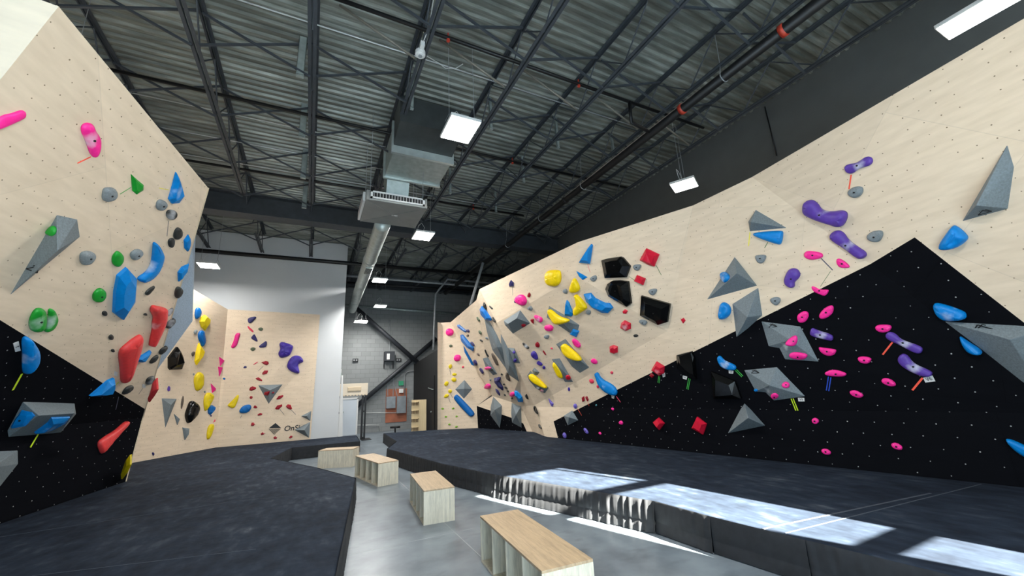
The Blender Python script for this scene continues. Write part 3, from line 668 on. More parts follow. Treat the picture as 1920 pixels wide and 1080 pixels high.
# electrical board
eb = empty('electrical_board', fw((743, 795)), 'reddish plywood board with two grey electrical boxes on the far wall', 'electrical board')
wallbox('backing_board', 722, 728, 763, 793, 0.03, simple('reddish_plywood', (156, 92, 66), 0.6, 0, 0.2, 3), parent=eb)
wallbox('meter_box', 723.5, 743, 741, 766, 0.12, simple('grey_metal_box', (140, 146, 150), 0.4, 0.3), parent=eb, back=0.03)
wallbox('breaker_box', 743, 742, 760.5, 775, 0.12, MATS['grey_metal_box'], parent=eb, back=0.03)
wallbox('white_box', 748, 729, 756, 737, 0.06, WHITEM, parent=eb, back=0.03)
wallbox('green_box', 747, 714, 756, 723, 0.08, simple('green_enamel', (50, 150, 110), 0.4), 'small green box on the block wall above the electrical board', 'box')
for i, (q0, q1, lab) in enumerate([((727, 742), (727, 700), 'left'), ((737, 742), (738, 705), 'middle'), ((745, 742), (738, 718), 'slanting')]):
    bm = NB(); tube(bm, [fw(q0, 0.05), fw(q1, 0.05)], 0.018, 8); o = obj('conduit', bm, GREYPIPE, eb); o.matrix_parent_inverse = Matrix.Translation(-eb.location)
pipe('conduit', [fw((759, 742), .06), fw((759, 703), .06), fw((764, 697), .06), fw((776, 695), .06)], 0.02, GREYPIPE, 'grey conduit bending right above the electrical board', 'conduit', n=8)
pipe('conduit', [fw((731, 690), .06), fw((731, 600), .06)], 0.02, GREYPIPE, 'thin vertical conduit above the wall heater', 'conduit', n=8)
pipe('conduit', [fw((686, 774), .05), fw((743, 774), .05)], 0.012, WHITEM, 'thin pale conduit running left from the electrical board', 'conduit', n=8)
pipe('conduit', [fw((660, 797), .05), fw((711, 797), .05), fw((711, 806), .05)], 0.012, WHITEM, 'thin pale conduit low on the far wall with an outlet', 'conduit', n=8)
ht = empty('wall_heater', fw((729, 690)), 'dark grey wall heater box with white label on the far wall', 'heater')
wallbox('heater_body', 719, 660, 738, 678, 0.35, STEEL2, parent=ht); wallbox('heater_label', 725, 663, 731, 674, 0.01, WHITEM, parent=ht, back=0.352, bev=0)
bm = NB()
for xx in (720, 737):
    a = fw((xx, 678), 0.3); b_ = fw((xx, 691), 0.02); bar(bm, a, b_, 0.03, 0.03); bar(bm, fw((xx, 678), 0.02), b_, 0.03, 0.03)
o = obj('bracket', bm, BLKM, ht); o.matrix_parent_inverse = Matrix.Translation(-ht.location)
for (x0, x1, yy, lab) in ((661, 671.5, 672.5, 'black twin emergency light on the far wall above the white door'), (742, 752, 672, 'black twin emergency light right of the wall heater')):
    r0 = empty('emergency_light', fw(((x0+x1)/2, yy+5)), lab, 'emergency light')
    wallbox('lamp_body', x0, yy, x1, yy+6, 0.08, BLKM, parent=r0)
    for xm in (x0+2.8, x1-2.8): wallbox('lamp_head', xm-1.3, yy+1.5, xm+1.3, yy+4.5, 0.02, GREYPIPE, parent=r0, back=0.08)
es = empty('exit_sign', fw((638, 706)), 'small green and white exit sign peeking past the white partition', 'sign')
wallbox('sign_face', 630, 692.5, 640.5, 706, 0.05, WHITEM, parent=es)
wallbox('green_field', 630.5, 699, 639.8, 705, 0.004, MATS['green_enamel'], parent=es, back=0.052, bev=0)
# black partition with lever door on the right far side
A0 = ony(776, 683, 19.75); B0 = ony(823, 654, 16.2)
bw = empty('black_partition', (A0.x, 18, 0), 'black painted partition with a door between the block wall and the birch panel', 'partition')
d_ = (kzero(B0)-kzero(A0)).normalized(); nn = Vector((-d_.y, d_.x, 0)); nn = nn if nn.x > 0 else -nn
bm = NB(); prism(bm, [kzero(A0), A0, B0, kzero(B0)], nn*0.08); part(bw, 'wall_panel', bm, simple('black_paint', (15, 15, 16), 0.6))
BPL = Plane(A0, B0, kzero(A0))
ds = [BPL.at((797, 690)), BPL.at((815, 680)), BPL.at((815, 812)), BPL.at((797, 809))]
bm = NB(); prism(bm, [kzero(ds[3])+Vector((0, 0, 0.0)), Vector((ds[0].x, ds[0].y, 2.3)), Vector((ds[1].x, ds[1].y, 2.3)), kzero(ds[2])], BPL.n*0.03); dl = part(bw, 'door_leaf', bm, MATS['black_paint'])
bm = NB(); h0 = BPL.at((814, 730)); h1 = BPL.at((806, 727)); tube(bm, [h0+BPL.n*0.03, h0+BPL.n*0.08, h1+BPL.n*0.08], 0.014, 8); o = obj('door_lever', bm, GALV, dl)
bm = NB(); h0 = BPL.at((810, 772)); tube(bm, [h0+BPL.n*0.03, h0+BPL.n*0.06], 0.03, 10); obj('lock', bm, GALV, dl)
# board with rows of pegs
s0 = kzero(ony(771, 808, 17.6)); s1 = kzero(ony(799, 808, 17.25))
sb = empty('peg_shelf', (s0.x, s0.y, 0), 'tall light wood rack with four short rows of pegs by the black partition', 'rack')
ht_ = onpl = None
WL = simple('pale_oak_laminate', (206, 186, 148), 0.55, 0, 0.06, 3, stretch=(8, 8, 1))
zt = ony(773, 750, s0.y).z; dd = (s1-s0); 
bm = NB(); prism(bm, [s0, s0+Vector((0, 0, zt)), s1+Vector((0, 0, zt)), s1], (0.02, 0.03, 0)); part(sb, 'back_board', bm, WL)
nv = dd.cross(Vector((0, 0, 1))).normalized()
if (CAMP-s0).dot(nv) < 0: nv = -nv
for k in range(4):
    z = zt*(0.93-0.25*k); bm = NB(); bar(bm, s0+dd*0.05+nv*0.05+Vector((0, 0, z)), s0+dd*0.5+nv*0.05+Vector((0, 0, z)), 0.1, 0.02, up=(0, 0, 1)); sh = part(sb, 'shelf', bm, WL)
    for j in range(5):
        bm = NB(); p = s0+dd*(0.08+0.1*j)+nv*0.09+Vector((0, 0, z)); bar(bm, p, p-Vector((0, 0, 0.13)), 0.02, 0.02); obj('peg', bm, simple('dark_brown_wood', (90, 62, 42), 0.6), sh)
# hangboard rig
ry = 16.9
hr = empty('hangboard_rig', (1.5, ry, 0), 'black post frame holding a birch hangboard beside the white partition', 'training rig')
a = ony(636.5, 742, ry); b_ = ony(690, 718, ry)
bm = NB(); box(bm, (a.x, ry-0.03, a.z), (b_.x, ry, b_.z), 0.004); hb = part(hr, 'board', bm, simple('plain_plywood', (226, 212, 190)))
c0 = ony(652, 727, ry-0.03); c1 = ony(677, 732, ry-0.03)
bm = NB(); box(bm, (c0.x, ry-0.07, c1.z-0.02), (c1.x, ry-0.025, c0.z+0.02), 0.02); part(hr, 'jug_rail', bm, WOODEDGE, lab='rounded wooden jug rail')
bm = NB()
for k in range(9):
    xx = a.x+0.05+k*(b_.x-a.x-0.1)/8; box(bm, (xx-0.035, ry-0.05, a.z-0.03), (xx+0.035, ry+0.0, a.z), 0.008)
part(hr, 'edge_rail', bm, WOODEDGE)
for xx, lab in ((a.x+0.0, 'l'), (b_.x-0.12, 'r')):
    bm = NB(); box(bm, (xx-0.08, ry+0.0, 0.02), (xx-0.01, ry+0.08, b_.z-0.02)); box(bm, (xx+0.03, ry+0.0, 0.02), (xx+0.09, ry+0.08, b_.z-0.02)); box(bm, (xx-0.02, ry+0.02, 1.0), (xx+0.04, ry+0.06, 1.06)); box(bm, (xx-0.02, ry+0.02, 0.02), (xx+0.04, ry+0.06, 0.1)); part(hr, 'post', bm, BLKM)
    bm = NB(); box(bm, (xx-0.07, ry-0.35, 0), (xx+0.28, ry+0.35, 0.02)); part(hr, 'base_plate', bm, BLKM)
# white boards leaning at the partition's end
bm = NB(); prism(bm, [Vector((0.94, 15.6, 0.0)), Vector((0.95, 15.6, 2.35)), Vector((1.0, 15.62, 2.35)), Vector((1.1, 15.62, 0.0))], (0, 0.06, 0)); tag(obj('leaning_board', bm, WHITEM), 'narrow white board leaning on the end of the white partition', 'board')
# stool behind the right mat
sp = ony(741, 800, 16.4)
st = empty('stool', (sp.x, 16.4, 0), 'small black stool standing behind the far end of the right mat', 'stool')
bm = NB(); tube(bm, [(sp.x, 16.4, 0.36), (sp.x, 16.4, 0.42)], 0.19, 18); part(st, 'seat', bm, BLKM); bm = NB(); tube(bm, [(sp.x, 16.4, 0.03), (sp.x, 16.4, 0.36)], 0.03, 10); part(st, 'post', bm, BLKM)
bm = NB()
for k in range(5): bar(bm, (sp.x, 16.4, 0.04), (sp.x+0.24*math.cos(k*1.257), 16.4+0.24*math.sin(k*1.257), 0.02), 0.04, 0.03)
part(st, 'star_base', bm, BLKM)

# ============================================================ benches with open compartments
def grain(name, rgb, ax):
    m, nt, N, L, b = newmat(name); c = lin(rgb)
    n1 = noise(nt, 6, 6, stretch=ax); n2 = noise(nt, 28, 4, stretch=ax)
    mx = math_(nt, 'ADD', math_(nt, 'MULTIPLY', n1.outputs[0], 0.6), math_(nt, 'MULTIPLY', n2.outputs[0], 0.4))
    r = ramp(nt, mx, [(0.35, tuple(x*0.72 for x in c[:3])+(1,)), (0.55, c), (0.7, tuple(min(1, x*1.15) for x in c[:3])+(1,))]); L.new(r.outputs[0], b.inputs['Base Color'])
    b.inputs['Roughness'].default_value = 0.45; MATS[name] = m; return m
OAK = grain('oak_top', (184, 160, 128), (6, 0.5, 1)); ASH = grain('pale_ash_panel', (222, 213, 192), (6, 6, 0.5))
BH = 0.40
def bench(c, ang, Lh, Wd, label, flip=1):
    r0 = empty('storage_bench', (c[0], c[1], 0), label, 'bench', 'wooden cube benches down the middle of the floor', ang)
    t = 0.018; l = Lh/2; w = Wd/2
    bm = NB(); box(bm, (-w, -l, BH-t), (w, l, BH), 0.0015); obj('top', bm, OAK, r0)
    bm = NB(); box(bm, (-w, -l+t, 0.0), (w, l-t, t)); obj('bottom', bm, ASH, r0)
    for s in (-1, 1): bm = NB(); box(bm, (-w, min(s*l, s*(l-t)), 0), (w, max(s*l, s*(l-t)), BH-t), 0.001); obj('end_panel', bm, ASH, r0)
    bm = NB(); x0 = flip*(w-t); box(bm, (min(x0, flip*w), -l+t, t), (max(x0, flip*w), l-t, BH-t)); obj('back_panel', bm, ASH, r0)
    for k in (1, 2, 3):
        y = -l+k*Lh/4; bm = NB(); box(bm, (-w if flip > 0 else -w+t, y-t/2, t), (w-t if flip > 0 else w, y+t/2, BH-t)); obj('divider', bm, ASH, r0)
def bench_px(tl, bl, br, label, Wd=0.40, flip=1):
    """corners of the top: far, near on the open side; near on the closed side"""
    a, b_, c = (onz(*q, BH) for q in (tl, bl, br))
    d = (a-b_); Lh = d.length; d.normalize(); ang = math.atan2(-d.x, d.y)
    side = Vector((d.y, -d.x, 0))*(1 if (c-b_).dot(Vector((d.y, -d.x, 0))) > 0 else -1)
    Wd = abs((c-b_).dot(side)); ctr = (a+b_)/2+side*Wd/2
    bench(ctr, ang, Lh, Wd, label, flip); return Lh, Wd
bench_px((900, 967), (1015.6, 1071), (1118, 1052), 'oak topped bench with open compartments, nearest the camera')
bench_px((769, 888), (794.5, 920), (855, 914.3), 'second nearest oak topped bench, its pale end panel facing the camera')
bench_px((666.5, 854.5), (709.5, 868.5), (748.5, 863), 'third bench from the camera, open compartments facing the left mat')
# farthest: its closed side faces us
a, b_ = onz(597, 845, BH), onz(662, 841.5, BH); d = (b_-a); Lh = d.length; d.normalize(); side = Vector((-d.y, d.x, 0)); ctr = (a+b_)/2+side*0.22
bench(ctr, math.atan2(-d.x, d.y), Lh, 0.44, 'farthest bench, closed pale side facing the camera in the mat notch', flip=1)

# ============================================================ holds
REG = dict(a=(0, 0, 2), b=(0, 540, 2), c=(240, 420, 2.348), d=(800, 420, 2.571), e=(1180, 420, 2.571), f=(1500, 260, 3.176), g=(1500, 560, 3.0),
           h=(810, 530, 3.6), i=(1030, 640, 4.085), j=(1200, 300, 4.153), k=(1500, 440, 3.6), l=(880, 560, 7.717), m=(880, 680, 7.2), n=(260, 560, 6),
           o=(260, 690, 6), p=(420, 580, 7.2), q=(420, 690, 7.2), r=(260, 380, 5.4), s=(1040, 440, 6), t=(0, 700, 3.6), u=(720, 640, 5.686), z=(0, 0, 1))
PL['RT'] = RT; PL['MM'] = MM
from mathutils.bvhtree import BVHTree
_vs = []; _fs = []
for f_ in FACES:
    _fs.append(list(range(len(_vs), len(_vs)+len(f_)))); _vs += f_
BVH = BVHTree.FromPolygons(_vs, _fs)
VF = []
def vol_plane(pl, px):
    vs = list(_vs); fs = list(_fs)
    for f_ in VF: fs.append(list(range(len(vs), len(vs)+len(f_)))); vs += f_
    t = BVHTree.FromPolygons(vs, fs); q = (sum(p[0] for p in px)/len(px), sum(p[1] for p in px)/len(px))
    loc, nrm, idx, dist = t.ray_cast(CAMP, ray(*q).normalized())
    return Plane(loc, None, n=nrm) if loc is not None else PL[pl]
def local_plane(pl, px):
    if pl in ('RT', 'LK'): return PL[pl]
    q = (sum(p[0] for p in px)/len(px), sum(p[1] for p in px)/len(px))
    d = ray(*q).normalized(); loc, nrm, idx, dist = BVH.ray_cast(CAMP, d)
    if loc is None or (loc-PL[pl].at(q)).length > 1.2: return PL[pl]
    return Plane(loc, None, n=nrm)
def P_(reg, s):
    x0, y0, k = REG[reg]
    return [(x0+float(a.split(',')[0])/k, y0+float(a.split(',')[1])/k) for a in s.split()]
COLS = dict(pink=(255, 45, 150), blue=(0, 128, 206), red=(206, 22, 52), darkred=(150, 10, 34), yellow=(250, 214, 10), green=(28, 150, 48), purple=(92, 62, 158),
            navy=(50, 46, 100), violet=(66, 48, 148), black=(20, 20, 20), slate=(128, 136, 140), grey=(114, 124, 129), rose=(222, 60, 90), olive=(86, 98, 76), charcoal=(52, 52, 50),
            lavender=(112, 98, 190), brown=(96, 84, 74), coral=(226, 66, 66), teal=(90, 150, 160), cobalt=(0, 100, 176), lime=(120, 170, 40), mustard=(222, 196, 20), magenta=(226, 30, 130), bluegrey=(168, 184, 200), gloss=(12, 12, 12))
WORDS = dict(coral='red', cobalt='blue', mustard='yellow', gloss='glossy black', lavender='pale purple', bluegrey='pale grey', charcoal='dark grey')
def hmat(col, chalk):
    key = 'hold_%s_%s' % (col, 'chalked' if chalk else 'clean')
    if key in MATS: return MATS[key]
    m, nt, N, L, b = newmat(key); c = lin(COLS[col])
    grey = col in ('grey', 'slate', 'bluegrey')
    n1 = noise(nt, 60 if grey else 25, 4)
    r = ramp(nt, n1.outputs[0], [(0.35, tuple(x*(0.86 if grey else .93) for x in c[:3])+(1,)), (0.65, tuple(min(1, x*(1.15 if grey else 1.05)) for x in c[:3])+(1,))])
    src = r.outputs[0]
    if chalk:
        tc = N.new('ShaderNodeTexCoord'); dist = vmath(nt, 'LENGTH', tc.outputs['Object'], out=1)
        n2 = noise(nt, 7, 5); fall = math_(nt, 'SUBTRACT', 1.15, math_(nt, 'MULTIPLY', dist, 5.5))
        mk = math_(nt, 'MULTIPLY', math_(nt, 'MULTIPLY', fall, n2.outputs[0]), 1.15)
        rr = ramp(nt, mk, [(0.38, (0, 0, 0, 1)), (0.72, (0.8, 0.8, 0.8, 1))])
        src = mixc(nt, rr.outputs[0], src, (0.72, 0.74, 0.78, 1))
    L.new(src, b.inputs['Base Color'])
    b.inputs['Roughness'].default_value = 0.16 if col == 'gloss' else 0.62 if grey else 0.42; b.inputs['Specular IOR Level'].default_value = 0.35
    bump(nt, b, n1.outputs[0], 0.0006 if not grey else 0.0012); MATS[key] = m; return m
def chaikin(pts, n=2):
    for _ in range(n):
        out = []
        for a, b in zip(pts, pts[1:]+pts[:1]):
            out += [a*0.75+b*0.25, a*0.25+b*0.75]
        pts = out
    return pts
def near_seg(p, segs):
    best = None
    for a, b in segs:
        d = b-a; t = max(0, min(1, (p-a).dot(d)/max(1e-9, d.dot(d)))); q = a+d*t; dd = (p-q).length
        if best is None or dd < best[0]: best = (dd, q)
    return best[1]
NH = 0
def hold(lab, reg, pl, col, kind, pts, h=None, apex=None, spine=None, off=0.0, chalk=False, bolt=False, group=None, name=None):
    global NH
    NH += 1; rnd = random.Random(NH)
    px = P_(reg, pts); P = local_plane(pl, px)
    if off > 0 and kind in ('blob', 'gem'): P = vol_plane(pl, px); off = 0.0
    W3 = [P.at(q, off) for q in px]; c = Vector((0, 0, 0))
    for w in W3: c += w
    c /= len(W3)
    uv = [Vector(((w-c).dot(P.u), (w-c).dot(P.v))) for w in W3]
    ar = sum(a.x*b.y-b.x*a.y for a, b in zip(uv, uv[1:]+uv[:1]))/2
    if ar < 0: uv.reverse()
    area = abs(ar); ctr = Vector((0, 0))
    # principal axis
    sxx = sum(p.x*p.x for p in uv); syy = sum(p.y*p.y for p in uv); sxy = sum(p.x*p.y for p in uv)
    th = 0.5*math.atan2(2*sxy, sxx-syy); ax = Vector((math.cos(th), math.sin(th))); bx = Vector((-ax.y, ax.x))
    Lh = (max(p.dot(ax) for p in uv)-min(p.dot(ax) for p in uv))/2; Wh = area/(4*Lh) if Lh else .05
    if h is None: h = max(0.02, min(0.14, Wh*(0.85 if kind == 'blob' else 0.95)))
    to3 = lambda q, z: P.u*q.x+P.v*q.y+P.n*z
    bm = NB(); base_z = -0.004-off*0.9
    nm = name or ('climbing_volume' if kind in ('vol', 'hull') else 'climbing_hold')
    if kind == 'blob':
        if spine:
            sp = [Vector(((P.at(q, off)-c).dot(P.u), (P.at(q, off)-c).dot(P.v))) for q in P_(reg, spine)]; segs = list(zip(sp, sp[1:]))
        else:
            e = max(0, Lh-Wh)*0.75; segs = [(ax*-e, ax*e)]
        o = chaikin(uv, 2); rings = []
        for z, s in ((base_z, 1.0), (0.22, 1.0), (0.5, 0.93), (0.74, 0.78), (0.9, 0.55), (0.98, 0.28), (1.0, 0.06)):
            zz = z if z < 0 else z*h
            ring = []
            for q in o:
                t = near_seg(q, segs); w = t+(q-t)*s
                ring.append(bm.verts.new(to3(w, zz*(1+0.06*math.sin(q.x*37+q.y*23+NH)) if z > 0 else zz)))
            rings.append(ring)
        n = len(o)
        bm.faces.new(list(reversed(rings[0])))
        for A_, B_ in zip(rings, rings[1:]):
            for k in range(n): bm.faces.new((A_[k], A_[(k+1) % n], B_[(k+1) % n], B_[k]))
        bm.faces.new(rings[-1])
        smooth = True
    elif kind == 'gem':
        low = [bm.verts.new(to3(q, base_z)) for q in uv]; mid = [bm.verts.new(to3(q*0.97, h*0.35)) for q in uv]
        aps = [Vector(((P.at(q, off+h)-c).dot(P.u), (P.at(q, off+h)-c).dot(P.v))) for q in P_(reg, apex)] if apex else None
        if aps:
            top = [bm.verts.new(to3(q, h)) for q in aps]
        else:
            top = [bm.verts.new(to3(q*(0.52+0.12*rnd.random()), h*(0.85+0.25*rnd.random()))) for q in uv]
        n = len(uv); bm.faces.new(list(reversed(low)))
        for k in range(n): bm.faces.new((low[k], low[(k+1) % n], mid[(k+1) % n], mid[k]))
        if aps and len(aps) == 1:
            for k in range(n): bm.faces.new((mid[k], mid[(k+1) % n], top[0]))
        else:
            for k in range(n): bm.faces.new((mid[k], mid[(k+1) % n], top[(k+1) % n], top[k]))
            bm.faces.new(top)
        bmesh.ops.triangulate(bm, faces=[f for f in bm.faces if len(f.verts) > 3])
        smooth = False
    else:
        low = [bm.verts.new(to3(q, base_z)) for q in uv]; n = len(uv)
        aps = [Vector(((P.at(q, off+h)-c).dot(P.u), (P.at(q, off+h)-c).dot(P.v))) for q in P_(reg, apex)]
        if kind == 'hull':
            for q in aps: bm.verts.new(to3(q, h))
            bmesh.ops.convex_hull(bm, input=bm.verts[:])
        else:
            tp = bm.verts.new(to3(aps[0], h)); bm.faces.new(list(reversed(low)))
            for k in range(n): bm.faces.new((low[k], low[(k+1) % n], tp))
        smooth = False
        bmesh.ops.recalc_face_normals(bm, faces=bm.faces)
        bmesh.ops.bevel(bm, geom=bm.edges[:], offset=0.004, segments=1, affect='EDGES')
    bmesh.ops.recalc_face_normals(bm, faces=bm.faces)
    if kind in ('vol', 'hull'):
        bm.normal_update()
        for f_ in bm.faces:
            if f_.calc_area() > 1e-4: VF.append([v_.co+c for v_ in f_.verts])
    o = obj(nm, bm, hmat(col, chalk), None, c, smooth)
    vol = kind in ('vol', 'hull')
    side = {'LA': 'left', 'LK': 'left', 'RT': 'left', 'MM': 'corner', 'N': 'corner', 'M': 'corner'}.get(pl, 'right')
    tag(o, lab, 'volume' if vol else 'climbing hold', group or ('%s %s on the %s wall' % (WORDS.get(col, col), 'volumes' if vol else 'holds', side)))
    if bolt:
        bb = NB(); z0 = h*0.93
        tube(bb, [P.n*(z0), P.n*(h+0.006)], 0.011, 12); obj('bolt', bb, MATS['hold_bolt'], o)
    return o
simple('hold_bolt', (40, 40, 42), 0.4, 0.5)
TAPE = {}
def tapec(c):
    rgb = dict(orange=(250, 90, 66), lime=(205, 232, 40), yellow=(236, 222, 70), green=(60, 170, 70), blue=(36, 74, 190), dark=(84, 84, 100), grey=(120, 116, 112), pink=(226, 70, 100), sage=(96, 122, 80))[c]
    return simple('tape_'+c, rgb, 0.6, 0, 0.05)
def tape(lab, reg, pl, col, seg, double=False, off=0.0, w=0.012):
    P = local_plane(pl, P_(reg, seg)); a, b = [P.at(q, off) for q in P_(reg, seg)]; c = (a+b)/2; d = (b-a).normalized(); s = d.cross(P.n)
    root = None
    offs = (-0.014, 0.014) if double else (0,)
    if double: root = empty('start_tape', c, lab, 'tape', 'coloured tape strips marking routes')
    for k in offs:
        bm = NB(); bar(bm, a-c+s*k, b-c+s*k, w, 0.004, up=P.n)
        if root: obj('tape_strip', bm, tapec(col), root)
        else: o = obj('start_tape', bm, tapec(col), None, c); tag(o, lab, 'tape', 'coloured tape strips marking routes')
def text_mesh(name, body, size, extrude, parent, M, shear=0.0, offset=0.0, center=True):
    cu = bpy.data.curves.new(name, 'FONT'); cu.body = body; cu.size = size; cu.extrude = extrude; cu.shear = shear; cu.offset = offset
    if center: cu.align_x = 'CENTER'; cu.align_y = 'CENTER'
    tmp = bpy.data.objects.new('tmp_text', cu); COL.objects.link(tmp)
    me = bpy.data.meshes.new_from_object(tmp.evaluated_get(bpy.context.evaluated_depsgraph_get()))
    bpy.data.objects.remove(tmp); me.name = name; me.materials.clear()
    o = link(name, me, BLKM, parent); o.matrix_local = M; return o
def card(lab, reg, pl, pts, text=None, off=0.0):
    P = local_plane(pl, P_(reg, pts)); v = [P.at(q, off+0.004) for q in P_(reg, pts)]; c = sum(v, Vector())/len(v)
    root = empty('grade_card', c, lab, 'card', 'small white grade cards')
    bm = NB(); prism(bm, [p-c for p in v], P.n*-0.004); obj('paper', bm, WHITEM, root)
    if text:
        sz = min((v[0]-v[1]).length, (v[1]-v[2]).length)*0.75
        ux = (v[1]-v[0]).normalized()
        if ux.dot(RX) < 0: ux = -ux
        uy = P.n.cross(ux).normalized()
        text_mesh('grade_text', text, sz, 0.0005, root, Matrix.Translation(P.n*0.002) @ Matrix(((ux.x, uy.x, P.n.x, 0), (ux.y, uy.y, P.n.y, 0), (ux.z, uy.z, P.n.z, 0), (0, 0, 0, 1))))
def mark(o, reg, pl, at, s, h, mirror=1):
    """the maker's small line mark on a volume: a slim triangle crossed by two strokes"""
    P = PL[pl]; q = P_(reg, at)[0]; c = P.at(q, h); loc = o.location
    bm = NB(); f = lambda x, y: c-loc+P.u*x*s*mirror+P.v*y*s
    for a, b in (((-1, -.35), (.2, .5)), ((.2, .5), (1, -.4)), ((1, -.4), (-1, -.35)), ((-.3, .5), (.7, -.3)), ((-.3, .5), (-.55, .3))): bar(bm, f(*a), f(*b), s*0.14, 0.003, up=P.n)
    obj('maker_mark', bm, BLKM, o)

